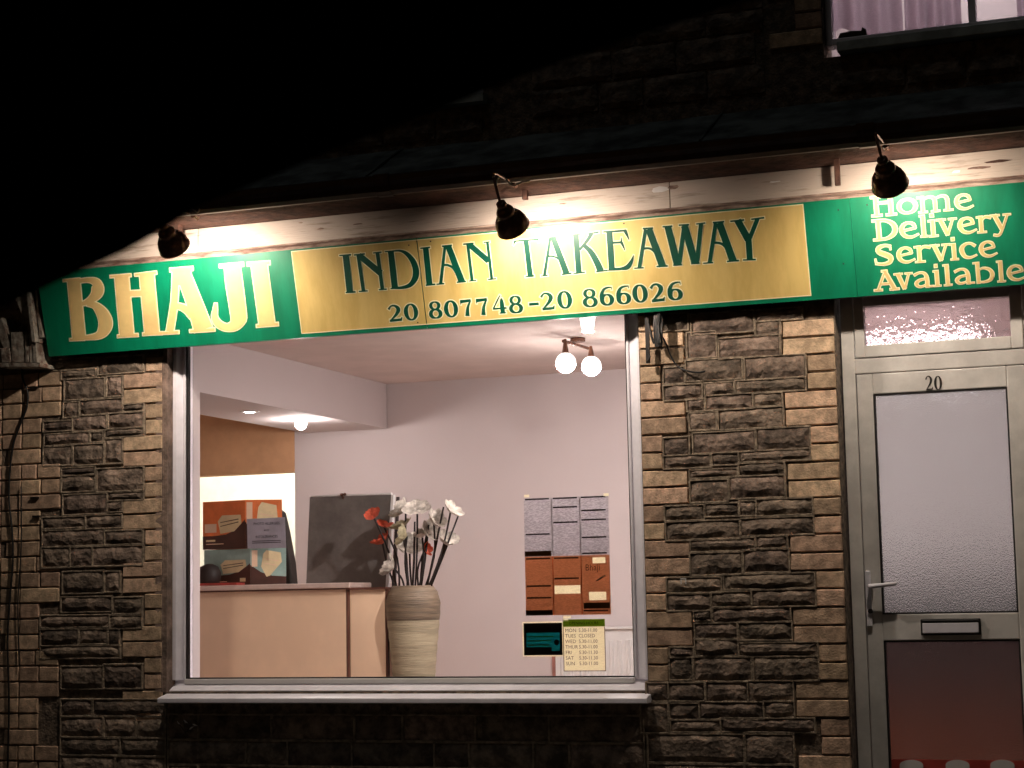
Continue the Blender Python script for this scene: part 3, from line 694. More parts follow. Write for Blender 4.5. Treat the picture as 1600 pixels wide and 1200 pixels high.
# ---- generic bold serif glyphs for small lettering (x and y 0..1 in the box, width in box heights)
def ring(cx_, cy_, rx, ry, ws, wt, n=20):
    return [(cx_+rx*sin(2*pi*k/n), cy_+ry*cos(2*pi*k/n), wt+(ws-wt)*abs(sin(2*pi*k/n))**1.5) for k in range(n+1)]
def sf(x0, x1, y, w_=.07): return [(x0, y, w_), (x1, y, w_)]
GL = {
 '0': [ring(.5, .5, .35, .45, .26, .09)],
 '2': [[(.1,.74,.16),(.28,.93,.10),(.55,.93,.14),(.76,.74,.25),(.66,.5,.2),(.38,.25,.12),(.12,.06,.07)],[(.1,.07,.14),(.92,.09,.15)],[(.86,.08,.14),(.95,.24,.04)]],
 '4': [[(.62,1.02,.06),(.4,.75,.09),(.06,.30,.08)],[(.03,.29,.09),(.98,.29,.10)],[(.68,.85,.08),(.68,.6,.24),(.68,.0,.25)],[(.45,.03,.06),(.9,.03,.06)]],
 '6': [ring(.52, .31, .33, .27, .24, .08),[(.2,.35,.26),(.2,.6,.22),(.36,.86,.14),(.62,.95,.10),(.9,.96,.05)],[(.88,.97,.05),(.9,.82,.03)]],
 '7': [[(.04,.9,.20),(.95,.93,.15)],[(.08,.95,.10),(.05,.72,.04)],[(.9,.9,.10),(.62,.5,.18),(.52,.02,.28)]],
 '8': [ring(.5, .745, .29, .21, .2, .08), ring(.5, .27, .35, .24, .24, .08)],
 '-': [[(0,.5,.15),(1,.5,.15)]],
 'H': [[(.2,0,.2),(.2,1,.2)],[(.8,0,.2),(.8,1,.2)],[(.2,.66,.09),(.8,.66,.09)],sf(0,.4,.03),sf(0,.4,.97),sf(.6,1,.03),sf(.6,1,.97)],
 'D': [[(.22,0,.2),(.22,1,.2)],[(.22,.95,.08),(.5,.95,.09),(.78,.78,.18),(.88,.5,.24),(.78,.22,.18),(.5,.05,.09),(.22,.05,.08)],sf(0,.3,.03),sf(0,.3,.97)],
 'S': [[(.82,.74,.03),(.8,.92,.05)],[(.82,.9,.08),(.55,.96,.09),(.25,.86,.18),(.24,.66,.22),(.55,.5,.24),(.8,.33,.24),(.72,.1,.16),(.4,.03,.10),(.08,.08,.07)],[(.08,.06,.07),(.05,.3,.03)]],
 'A': [[(.5,.95,.08),(.15,.03,.09)],[(.48,.97,.18),(.84,.03,.22)],[(.28,.33,.07),(.7,.33,.07)],sf(0,.32,.03),sf(.66,1.02,.03),sf(.36,.58,.98,.06)],
 'o': [ring(.5, .5, .37, .43, .26, .10)],
 'c': [[(.88,.76,.16),(.66,.93,.10),(.4,.92,.12),(.17,.72,.24),(.15,.45,.27),(.3,.14,.19),(.6,.05,.10),(.93,.18,.05)]],
 'e': [[(.14,.46,.09),(.83,.60,.09)],[(.82,.60,.12),(.74,.84,.17),(.5,.95,.10),(.24,.82,.20),(.15,.5,.27),(.28,.17,.20),(.6,.05,.11),(.95,.2,.05)]],
 'm': [[(.14,0,.22),(.14,1,.2)],[(.5,0,.22),(.5,.72,.22),(.42,.93,.16),(.3,.94,.09),(.14,.8,.07)],[(.86,0,.22),(.86,.72,.22),(.78,.93,.16),(.66,.94,.09),(.5,.8,.07)],sf(.02,.26,.03),sf(.39,.62,.03),sf(.75,1,.03),sf(.0,.14,.96)],
 'l': [[(.5,0,.24),(.5,1.32,.24)],sf(.1,.92,.03),sf(.1,.5,1.29)],
 'i': [[(.5,0,.24),(.5,1,.24)],sf(.08,.95,.03),sf(.08,.5,.96),[(.3,1.3,.22),(.62,1.3,.22)]],
 'v': [[(.2,.98,.24),(.52,.03,.24)],[(.82,.98,.09),(.52,.03,.13)],sf(.0,.45,.97),sf(.62,1,.97)],
 'y': [[(.2,.98,.24),(.54,.1,.24)],[(.86,.98,.1),(.52,0,.12),(.34,-.26,.12),(.12,-.22,.12)],sf(.0,.45,.97),sf(.66,1.02,.97)],
 'r': [[(.28,0,.24),(.28,1,.22)],[(.3,.7,.07),(.5,.92,.12),(.72,.95,.15),(.96,.88,.17)],sf(.02,.6,.03),sf(.0,.3,.96)],
 'a': [[(.72,0,.22),(.72,.6,.24),(.6,.9,.14),(.35,.95,.10),(.1,.82,.14)],[(.72,.55,.08),(.35,.48,.14),(.17,.27,.22),(.3,.07,.13),(.55,.1,.08),(.72,.25,.06)],[(.72,.04,.08),(1.,.05,.06)]],
 'b': [[(.2,0,.22),(.2,1.32,.22)],[(.2,.8,.06),(.45,.94,.09),(.75,.82,.18),(.87,.5,.26),(.75,.17,.18),(.45,.05,.09),(.2,.1,.07)],sf(.0,.25,1.29)],
}
def place(ch, xl_, xr_, yb__, yt__, ox, oy, s, fill, outl, ex=.06, wk=1.):
    u0, v0 = onsign(ox+xl_/s, oy+yb__/s); u1 = onsign(ox+xr_/s, oy+yb__/s)[0]; v1 = onsign(ox+xl_/s, oy+yt__/s)[1]
    w_, h_ = u1-u0, v1-v0
    st = [[(p[0]*w_, p[1]*h_, p[2]*h_*wk) for p in q] for q in GL[ch]]
    letter(st, lambda x, y, d: S(u0+x, v0+y, d), ex*h_, fill, outl, ks=3)
FO = (600, 440, 6.667)
for ch, a, b_, y0, y1 in (('2',50,205,420,245),('0',220,370,410,232),('8',475,620,388,208),('0',638,785,378,198),('7',810,932,365,190),('7',975,1100,355,178),('4',1140,1290,338,150),('8',1308,1460,332,150)):
    place(ch, a, b_, y0, y1, *FO, M['darkgreen'], M['cream'])
GO = (830, 430, 6.4)
for ch, a, b_, y0, y1 in (('-',-10,88,380,200),('2',100,247,352,176),('0',272,420,340,160),('8',520,675,322,140),('6',688,838,308,120),('6',853,1008,296,108),('0',1022,1176,280,95),('2',1195,1348,270,85),('6',1365,1525,255,70)):
    place(ch, a, b_, y0, y1, *GO, M['darkgreen'], M['cream'])
HO = (1360, 280, 6.667)
def hline(items, cap):
    for ch, a, b_, y0 in items:
        h = cap if ch.isupper() else cap*.80
        place(ch, a, b_, y0, y0-h, *HO, M['gold'], M['cream'], .05, .80)
hline([('H',20,272,390),('o',275,510,372),('m',500,862,352),('e',872,1085,326)], 205)
hline([('D',38,300,640),('e',302,515,622),('l',520,602,603),('i',608,712,600),('v',700,908,590),('e',908,1118,574),('r',1118,1270,560),('y',1262,1468,545)], 212)
hline([('S',48,262,898),('e',272,475,880),('r',470,640,868),('v',635,838,855),('i',835,922,842),('c',932,1122,832),('e',1130,1332,818)], 208)
hline([('A',45,295,1165),('v',262,448,1150),('a',448,655,1135),('i',660,742,1118),('l',762,858,1110),('a',868,1085,1100),('b',1085,1308,1086),('l',1320,1415,1072),('e',1420,1625,1064)], 205)
# number 20 on the door head
for ch, px in (('2', 1446), ('0', 1460)):
    a = at(px, 610.5, dy-.014); b_ = at(px+12.5, 610, dy-.014); t_ = at(px, 587, dy-.014)
    w_, h_ = b_.x-a.x, t_.z-a.z
    letter([[(p[0]*w_, p[1]*h_, p[2]*h_*.62) for p in q] for q in GL[ch]], lambda x, y, d, a=a: Vector((a.x+x, dy-.0125-d*.6, a.z+y)), 0, M['number'], None, 'number_digit', DOOR, ks=3)

# ------------------------------------------------------------------ sign lamps
def lamp(px, py, Y, axis, label, toppx, glow=None):
    c = at(px, py, Y); ax = Vector(axis).normalized()
    L_ = empty('sign_lamp', c, label=label, category='lamp', group='sign lamps above the fascia')
    rot = ax.to_track_quat('Z', 'Y').to_matrix().to_4x4(); T = Matrix.Translation(c) @ rot
    prof = [(.004, -.085), (.020, -.082), (.022, -.062), (.014, -.060), (.014, -.055), (.030, -.050), (.038, -.038), (.040, -.024), (.037, -.020), (.050, -.010), (.062, .008), (.069, .03), (.070, .05), (.071, .056)]
    o = part('lamp_shade', MB().lathe(prof, T, 28), M['bronze'], L_, True)
    sol = o.modifiers.new('s', 'SOLIDIFY'); sol.thickness = .0025; sol.offset = -1
    rim = MB().lathe([(.0695+.0035*cos(a), .056+.004*sin(a)) for a in [2*pi*k/8 for k in range(9)]], T, 28); part('shade_rim', rim, M['bronze'], L_, True)
    prof_b = [(max(1e-4, .024*sin(pi*k/8)), .021-.026*cos(pi*k/8)) for k in range(9)]
    part('bulb', MB().lathe(prof_b, T, 14), glow or bulb_out, L_, True)
    part('bulb_holder', MB().lathe([(.0001, -.05), (.014, -.05), (.014, .008), (.0001, .008)], T, 12), M['black'], L_, True)
    back = T @ Vector((0, 0, -.08)); tp = at(*toppx, Y+.02)
    pts = smooth([tuple(back), tuple(back+Vector((-.006, -.012, .028))), (tp.x, tp.y, 1.675), (tp.x-.002, Y+.03, 1.70), (tp.x, -.36, 1.705), (tp.x, -.30, 1.70)], 4)
    part('lamp_arm', MB().tube(pts, .0055, 8), M['bronze'], L_, True)
    part('arm_plate', MB().tube([(tp.x, -.335, 1.705), (tp.x, -.30, 1.6985)], .014, 10), M['bronze'], L_)
    return L_
lamp(265, 372, -.58, (.0, .76, -.58), 'bronze bell lamp above the BHAJI end of the sign, leftmost of three', (262, 350))
lamp(794, 340, -.58, (.10, .74, -.58), 'bronze bell lamp above the word INDIAN TAKEAWAY, middle of three', (772, 288))
lamp(1386, 273, -.58, (.08, .76, -.56), 'bronze bell lamp above Home Delivery lettering, rightmost of three', (1370, 225), emis('weaker_sign_bulb_glow', (1, .85, .69), LAMP_L*.66))
def cable(name, pts, r, m, **p):
    return obj(name, MB().tube(smooth(pts, 5), r, 6), m, None, True, **p)
def P(px, py, Y): v = at(px, py, Y); return tuple(v)
cable('cable', [P(776, 290, -.43), P(778, 279, -.43), P(786, 275, -.43), P(795, 285, -.42), P(803, 290, -.42), P(815, 285, -.42), P(828, 283, -.41)], .0035, M['wire'], label='pale looping wire running along the gutter beside the middle lamp', category='cable')
cable('cable', [P(275, 328, -.43), P(300, 327, -.43), P(308, 332, -.42), P(312, 326, -.42)], .0035, M['wire'], label='pale short wire curled on the gutter above the left lamp', category='cable')
# ------------------------------------------------------------------ bracket, cables on the right pier
bk = empty('cable_bracket', at(1012, 500, -.04), label='black iron hook bracket with coiled cable hanging below the sign beside the window', category='bracket')
part('iron_bar', MB().box(at(1008, 500, -.04).x, at(1014, 500, -.04).x, -.046, -.036, at(1010, 568, -.04).z, at(1010, 482, -.04).z), M['black'], bk)
part('hook', MB().tube(smooth([P(1011, 566, -.04), P(1014, 562, -.05), P(1015, 555, -.05), P(1011, 552, -.04)], 4), .005, 6), M['black'], bk)
part('brace', MB().tube([P(1012, 500, -.04), P(1018, 525, -.05), P(1022, 537, -.05)], .006, 6), M['black'], bk)
for k in range(4):
    o_ = k*2.4
    part('cable_coil', MB().tube(smooth([P(1024+o_, 488, -.05-.004*k), P(1022+o_, 510, -.055), P(1024+o_, 536, -.05-.004*k), P(1028+o_*.8, 540, -.045), P(1030+o_*.6, 520, -.05), P(1029+o_*.7, 490, -.045)], 4), .0048, 6), M['cable'], bk)
part('plug', MB().box(at(1024, 540, -.05).x, at(1031, 540, -.05).x, -.06, -.035, at(1027, 542, -.05).z, at(1027, 533, -.05).z), M['black'], bk)
cable('cable', [P(1034, 524, -.03), P(1042, 540, -.025), P(1050, 560, -.02), P(1060, 573, -.02), P(1072, 579, -.03), P(1090, 582, -.03), P(1102, 580, -.03)], .0042, M['cable'], label='black cable drooping from the bracket across the right brick pier', category='cable')
cable('cable', [P(35, 570, -.012), P(35, 590, -.012), P(43, 612, -.012), P(42, 635, -.012), P(33, 660, -.012), P(22, 690, -.012), P(16, 730, -.012), P(14, 780, -.012), P(19, 830, -.012), P(20, 880, -.012), P(16, 930, -.012), P(12, 1000, -.012), P(14, 1100, -.012), P(12, 1200, -.012)], .0048, M['cable'], label='long black cable hanging down the far left brick quoin', category='cable')
cable('cable', [P(33, 760, -.012), P(33, 850, -.012), P(30, 905, -.012), P(28, 950, -.012), P(30, 1040, -.012)], .0035, M['cable'], label='thin black cable running straight down the quoin right of the long cable', category='cable')
for px, py in ((54, 606), (58, 807), (55, 778)):
    c = at(px, py, -.004); obj('cable_clip', MB().box(c.x-.022, c.x+.022, -.014, -.003, c.z-.004, c.z+.005), M['black'], label='small black fixing on the far left quoin at %s' % {606: 'its top', 807: 'mid height, lower one', 778: 'mid height, upper one'}[py], category='cable clip', group='fixings on the left quoin')

# ------------------------------------------------------------------ carved corbel left of the sign
cb = empty('corbel', at(35, 572, -.1), label='weathered carved corbel with fluted flared top at the left end of the sign', category='corbel')
def cpoly(pts, Y): return [(at(x, y, Y).x, at(x, y, Y).z) for x, y in pts]
part('base_block', MB().prism(cpoly([(0, 574), (68, 574), (68, 568), (0, 568)], -.10), -.13, .0), M['corbel'], cb)
for k, (a, b_, dpt) in enumerate(((0, 8, .08), (9, 22, .10), (24, 44, .085), (46, 50, .10), (52, 56, .09), (58, 63, .10))):
    part('flute', MB().prism(cpoly([(a, 567), (b_, 567), (b_-2, 520 if k > 1 else 545), (a-2, 520 if k > 1 else 545)], -.10), -.10-dpt*.3, 0), M['corbel'], cb)
for pts, dpt in (([(24, 462), (36, 452), (44, 452), (57, 540), (50, 540), (44, 510)], .13), ([(46, 448), (51, 446), (60, 535), (56, 536)], .15), ([(53, 446), (56, 445), (66, 526), (62, 528)], .12)):
    part('flared_leaf', MB().prism(cpoly(pts, -.12), -dpt, 0), M['corbel'], cb)
part('leaf_scroll', MB().prism(cpoly([(0, 498), (3, 496), (16, 535), (24, 566), (18, 566), (8, 545), (0, 525)], -.11), -.12, 0), M['corbel'], cb)

# ------------------------------------------------------------------ shop interior
BY = 2.8; CZ = 1.275; FZ = G+.02
bxR = at(605, 635, BY).x; bxL = at(481, 677, BY).x; bz = at(605, 670, BY).z
hx = at(461, 800, BY).x; hz = at(400, 740, BY).z
rm = MB(); rm.box(hx, 1.5, BY, BY+.1, FZ, CZ)
obj('back_wall', rm, M['wall'], kind='structure')
ow = MB(); ow.box(-5.6, hx, BY-.006, BY+.1, hz, CZ); ow.box(-5.6, hx, BY-.006, BY+.1, FZ, -.3)
obj('orange_wall', ow, M['wall2'], kind='structure')
obj('ceiling', MB().box(-5.6, 1.5, F1, BY+.1, CZ, CZ+.1), M['ceil'], kind='structure')
obj('ceiling_beam', MB().box(bxL, bxR, F1+.005, BY-.007, bz, CZ-.001), M['wall'], kind='structure')
sw = MB(); sw.box(-5.7, -5.6, F1, BY+.1, FZ, CZ+.1); sw.box(1.5, 1.6, F1, BY+.1, FZ, CZ+.1)
obj('side_wall', sw, M['wall'], kind='structure')
obj('shop_floor', MB().box(-5.6, 1.5, F1, BY+.1, FZ-.1, FZ), M['tile'], kind='structure')
obj('entrance_floor', MB().box(-1, 1.49, F1+.01, BY-.06, FZ+.001, FZ+.012), M['floor'], kind='structure')
ih = MB(); ih.box(-5.6, WL, F1+.001, F1+.01, FZ, CZ); ih.box(WR, -.01, F1+.001, F1+.01, FZ, CZ); ih.box(WL, WR, F1+.001, F1+.01, FZ, gb-.05)
obj('inner_wall', ih, M['wall'], kind='structure')
obj('door_side_panelling', MB().box(-1., 1.49, BY-.03, BY-.001, FZ, -.02), M['wains'], kind='structure')
obj('lower_panelling', MB().box(-1., 1.49, BY-.05, BY-.031, FZ+.013, -.68), M['rusty'], kind='structure')
# kitchen seen through the hatch
k = MB(); k.box(-6, -3.4, 4.6, 4.7, FZ, 1.6); k.box(-6.1, -6, BY+.1, 4.7, FZ, 1.6); k.box(-3.5, -3.4, BY+.1, 4.6, FZ, 1.6); k.box(-6, -3.5, BY+.1, 4.6, 1.55, 1.6); k.box(-6, -3.5, BY+.1, 4.6, FZ-.1, FZ)
obj('kitchen_walls', k, M['kitchen'], kind='structure')
kt = empty('kitchen_light', (-4.6, 3.7, 1.5), label='fluorescent ceiling light in the bright kitchen behind the hatch', category='ceiling light')
part('light_tube', MB().tube([(-5.4, 3.7, 1.47), (-3.8, 3.7, 1.47)], .02, 10), tube_k, kt, True)
part('light_batten', MB().box(-5.4, -3.8, 3.66, 3.74, 1.50, 1.55), M['white'], kt)
# ceiling spot fixture
fx = atz(903, 537, CZ-.03)
SP = empty('ceiling_spotlight', (fx.x, fx.y, CZ), label='chrome ceiling spotlight bar with glowing white bulbs near the right of the window', category='ceiling light')
sa, sb = atz(880, 533, CZ-.03), atz(919, 544, CZ-.03)
part('bar', MB().tube([(sa.x, sa.y, CZ-.03), ((sa.x+sb.x)/2, (sa.y+sb.y)/2+.02, CZ-.03), (sb.x, sb.y, CZ-.03)], .009, 8), M['bronze'], SP)
part('ceiling_rose', MB().tube([(fx.x, fx.y, CZ-.02), (fx.x, fx.y, CZ-.001)], .04, 16), M['bronze'], SP)
print('fix', fx, sa, sb)
for (px, py, yy, r_) in ((884, 567, sa.y, .052), (924, 572, sb.y, .052)):
    c = at(px, py, yy)
    hd = part('spot_head', MB().tube([(c.x, c.y, c.z+r_*.8), (c.x, c.y, min(CZ-.02, c.z+.14))], [.02, .007], 8), M['bronze'], SP)
    part('glass_globe', MB().lathe([(r_*1.02*sin(a), c.z-r_*1.02*cos(a)) for a in [pi*(.44+.56*k/8) for k in range(8)]]+[(.001, c.z+r_*1.02)], Matrix.Translation((c.x, c.y, 0)), 20), glow_glass, SP, True)
    part('bulb', MB().lathe([(max(.001, r_*sin(a)), c.z-r_*cos(a)) for a in [pi*.46*k/6 for k in range(7)]], Matrix.Translation((c.x, c.y, 0)), 20), bulb_in, SP, True)
c = at(918, 503, .5)
SP2 = empty('ceiling_spotlight', (c.x, c.y, CZ), label='tapered white spotlight glowing just below the sign, above the spotlight bar', category='ceiling light')
part('spot_stem', MB().tube([(c.x, c.y, CZ-.001), (c.x, c.y, c.z+.04)], .008, 8), M['bronze'], SP2)
part('glass_shade', MB().lathe([(.026, c.z-.045), (.030, c.z-.02), (.037, c.z+.02), (.038, c.z+.035), (.0005, c.z+.04)], Matrix.Translation((c.x, c.y, 0)), 18), glow_glass, SP2, True)
part('bulb', MB().tube([(c.x, c.y, c.z-.046), (c.x, c.y, c.z-.042)], .024, 16), bulb_front, SP2)
# ceiling spot in the entrance, glimpsed through the patterned transom
SP3 = empty('entrance_light', (.03, 1.7, CZ), label='entrance strip light sparkling through the patterned glass above the door', category='ceiling light')
part('spot_stem', MB().tube([(.03, 1.7, CZ-.001), (.03, 1.7, CZ-.05)], .01, 8), M['bronze'], SP3)
part('light_tube', MB().tube([(-.22, 1.7, CZ-.105), (.42, 1.7, CZ-.105)], .012, 10), bulb_entr, SP3, True)
part('light_batten', MB().box(-.24, .44, 1.68, 1.72, CZ-.085, CZ-.05), M['white'], SP3)
# downlights in the beam
def downlight(px, py, label, mt, r_, bulb=None):
    c = atz(px, py, bz); d_ = empty('downlight', (c.x, c.y, bz), label=label, category='ceiling light', group='downlights under the beam')
    part('trim_ring', MB().lathe([(r_+.012, -.004), (r_+.02, -.0005), (r_, -.006), (r_-.004, -.001), (r_+.012, -.004)], Matrix.Translation((c.x, c.y, bz)), 24), M['white'], d_, True)
    part('lens', MB().tube([(c.x, c.y, bz-.004), (c.x, c.y, bz-.001)], r_*.8, 16), mt, d_)
    if bulb: part('bulb', lathe_sphere((c.x, c.y, bz-.03), .032), bulb_in, d_, True)
downlight(390, 643, 'small round downlight in the beam, left of the bright one', bulb_dim, .035)
downlight(470, 655, 'brightly glowing spot bulb under the beam above the counter', bulb_in, .03, True)

# ---- counter
CYF = 1.35
c0, c1 = at(315, 990, CYF).x-.9, at(541, 990, CYF).x
ct = at(430, 921, CYF).z
CN = empty('counter', (c0+.5, CYF+.3, FZ), label='peach laminate serving counter with pale worktop behind the window', category='counter')
part('counter_front', MB().box(c0, c1, CYF, CYF+.6, FZ, ct), M['peach'], CN)
bevel(part('worktop', MB().box(c0, at(546, 918, CYF-.03).x, CYF-.03, CYF+.62, ct, ct+.028), M['pinktop'], CN), .006)
part('edge_strip', MB().box(c0, at(546, 918, CYF-.02).x, CYF-.012, CYF, ct-.008, ct), M['brownedge'], CN)
part('corner_strip', MB().box(c1, c1+.014, CYF+.0, CYF+.02, FZ, ct-.008), M['brownedge'], CN)
C2 = empty('counter_end_unit', (c1+.1, CYF+.3, FZ), label='narrow peach cabinet standing at the right end of the counter', category='cabinet')
c2 = at(602, 990, CYF+.02).x
part('cabinet_body', MB().box(c1+.015, c2, CYF+.02, CYF+.5, FZ, ct-.012), M['peach'], C2)
part('cabinet_top', MB().box(c1+.015, c2+.012, CYF+.0, CYF+.5, ct-.012, ct), M['brownedge'], C2)
part('edge_strip', MB().box(c2, c2+.010, CYF+.025, CYF+.05, FZ, ct-.013), M['brownedge'], C2)
# ---- grey board leaning behind
bY = CYF+.25
pts = [(478, 922), (602, 922), (611, 773), (484, 777)]
bdp = [at(x, y, bY) for x, y in pts]
BD = empty('notice_board', (bdp[0].x+.2, bY, bdp[0].z), label='blank dark grey board with a white edge standing on the counter end', category='board')
def quadbox(p, y0, y1): return MB().prism([(q.x, q.z) for q in p], y0, y1)
part('board_face', quadbox(bdp, bY, bY+.02), M['board'], BD)
q = [at(x, y, bY) for x, y in ((602.5, 922), (607, 922), (615.5, 773), (611.5, 773))]
part('white_edge', quadbox(q, bY-.004, bY+.02), M['white'], BD)
q = [at(x, y, bY) for x, y in ((484, 776.5), (611, 772.5), (611, 770), (484, 774))]
part('top_edge', quadbox(q, bY-.003, bY+.02), M['white'], BD)
q = [at(x, y, bY) for x, y in ((609, 922), (614, 922), (620, 776), (616.5, 776))]
part('back_leaf', quadbox(q, bY+.022, bY+.04), M['wains'], BD)
for (dx, dz, r_) in ((-.008, .004, .010), (.010, .006, .009), (0, -.012, .008)):
    c = at(536, 774, bY-.01); part('clip', lathe_sphere((c.x+dx, c.y, c.z+dz), r_, 8), M['brownedge'], BD)
# ---- vase and flowers
vY = 1.42
vc = at(645, 915, vY); vw = (at(683, 950, vY).x-at(606, 950, vY).x)/2
VS = empty('floor_vase', (vc.x, vY, FZ), label='tall ribbed olive and brown floor vase right of the counter', category='vase')
H_ = vc.z-FZ
band = at(645, 968, vY).z-FZ
def vp(z):   # radius at height fraction
    t = z/H_
    return vw*(.36+.66*min(1, (t/.9))**1.1) if t < .93 else vw*(1.0-.25*((t-.93)/.07)**2)
prof = [(.001, 0)]+[(vp(H_*t/40)+.0016*(1 if t % 2 else -1), H_*t/40) for t in range(0, 41)]
TM = Matrix.Translation((vc.x, vY, FZ))
part('vase_body', MB().lathe([p for p in prof if p[1] <= band+.001], TM, 32, wob=.008), M['vase'], VS, True)
part('brown_band', MB().lathe([(p[0]+.001, p[1]) for p in prof if p[1] >= band-.03]+[(vw*.62, H_-.004), (vw*.6, H_-.08)], TM, 32, wob=.008), M['vase2'], VS, True)
def petal_flower(c, r, n, m, up, parent, cupped=.5):
    up = Vector(up).normalized(); a = up.orthogonal().normalized(); b = up.cross(a); mb = MB()
    for k in range(n):
        t = 2*pi*k/n+random.uniform(-.2, .2); d = a*cos(t)+b*sin(t); sdv = up.cross(d)
        rr = r*random.uniform(.8, 1.15); pts = []
        for (f_, w_) in ((.05, .12), (.4, .42), (.75, .5), (1, .2)):
            h = cupped*rr*(f_**1.6)
            for s_ in (-1, 0, 1): pts.append(c+d*rr*f_+sdv*w_*rr*s_+up*(h+(.08*rr if s_ else 0)))
        mb.add(pts, [(i*3+j, i*3+j+1, i*3+j+4, i*3+j+3) for i in range(3) for j in range(2)])
    return mb
FL = [ # px, py of flower, colour, size, base px
 (583, 806, 'petalr', .045, (622, 880)), (600, 823, 'petalr', .045, (624, 885)), (598, 850, 'petalr', .05, (622, 890)), (664, 858, 'petalr', .035, (655, 900)),
 (634, 798, 'petalw', .055, (640, 890)), (652, 796, 'petalw', .06, (648, 890)), (628, 826, 'petaly', .055, (636, 895)), (636, 838, 'petaly', .05, (640, 895)),
 (640, 856, 'petalw', .06, (644, 900)), (616, 888, 'petalw', .05, (634, 905)), (667, 832, 'petalw', .055, (656, 895)), (678, 818, 'petalw', .05, (660, 895)),
 (704, 800, 'petalw', .045, (665, 900)), (696, 850, 'petalw', .045, (662, 905)), (660, 840, 'petalw', .04, (652, 900))]
FLAB = ['orange red flower furthest left in the floor vase', 'orange red flower just below the leftmost one', 'orange red flower hanging lowest on the left side', 'small orange red flower in the middle of the bunch',
 'white flower at the top left of the bunch', 'broad white flower at the very top of the bunch', 'olive cream flower under the top white ones', 'lower olive cream flower left of the middle stems',
 'white flower in the centre of the bunch above the rim', 'white flower drooping low beside the board edge', 'white flower right of the olive cream ones', 'white flower high on the right of the middle',
 'white flower at the top right near the tall twig', 'white flower low on the far right', 'small white flower beside the small red one']
for i, (px, py, mt, sz, bp_) in enumerate(FL):
    Yf = vY+random.uniform(-.06, .06); c = at(px, py, Yf); base = at(bp_[0], 915, vY); base.z = vc.z-.05
    desc = {'petalr': 'orange red', 'petalw': 'white', 'petaly': 'olive cream'}[mt]
    o = empty('artificial_flower', base, label=FLAB[i], category='flower', group='%s artificial flowers in the vase' % desc)
    mid = (base+c)/2+Vector((random.uniform(-.028, .028), random.uniform(-.02, .02), .012))
    part('stem', MB().tube(smooth([tuple(base), tuple(mid), tuple(c)], 4), .0055, 6), M['stem'], o, True)
    up = Vector((random.uniform(-1, 1)+(.6 if px > 650 else -.6), -.35, random.uniform(.2, 1.)))
    part('petals', petal_flower(c, sz*(1.25 if mt != 'petalr' else 1.05), 6, None, up, o, random.uniform(.25, .85)), M[mt], o, False)
for i, (px, py, bx) in enumerate(((693, 792, 664), (716, 806, 668), (648, 815, 644), (670, 820, 656))):
    base = at(bx, 915, vY); base.z = vc.z-.05; c = at(px, py, vY)
    o = obj('bare_twig', MB().tube([tuple(base), tuple((base+c)/2+Vector((.004, 0, .004))), tuple(c)], [.006, .0065, .005], 6), M['stem'], None, True,
        label='bare dark twig in the vase, %s' % ('second from right' if i == 0 else 'rightmost', 'middle of the bunch', 'just right of the middle')[i if i < 2 else i] if False else ['bare dark twig in the vase, tallest one near the right', 'bare dark twig leaning furthest right in the vase', 'short bare dark twig upright in the middle of the vase', 'short bare dark twig just right of the vase middle'][i], category='twig', group='bare twigs in the floor vase')

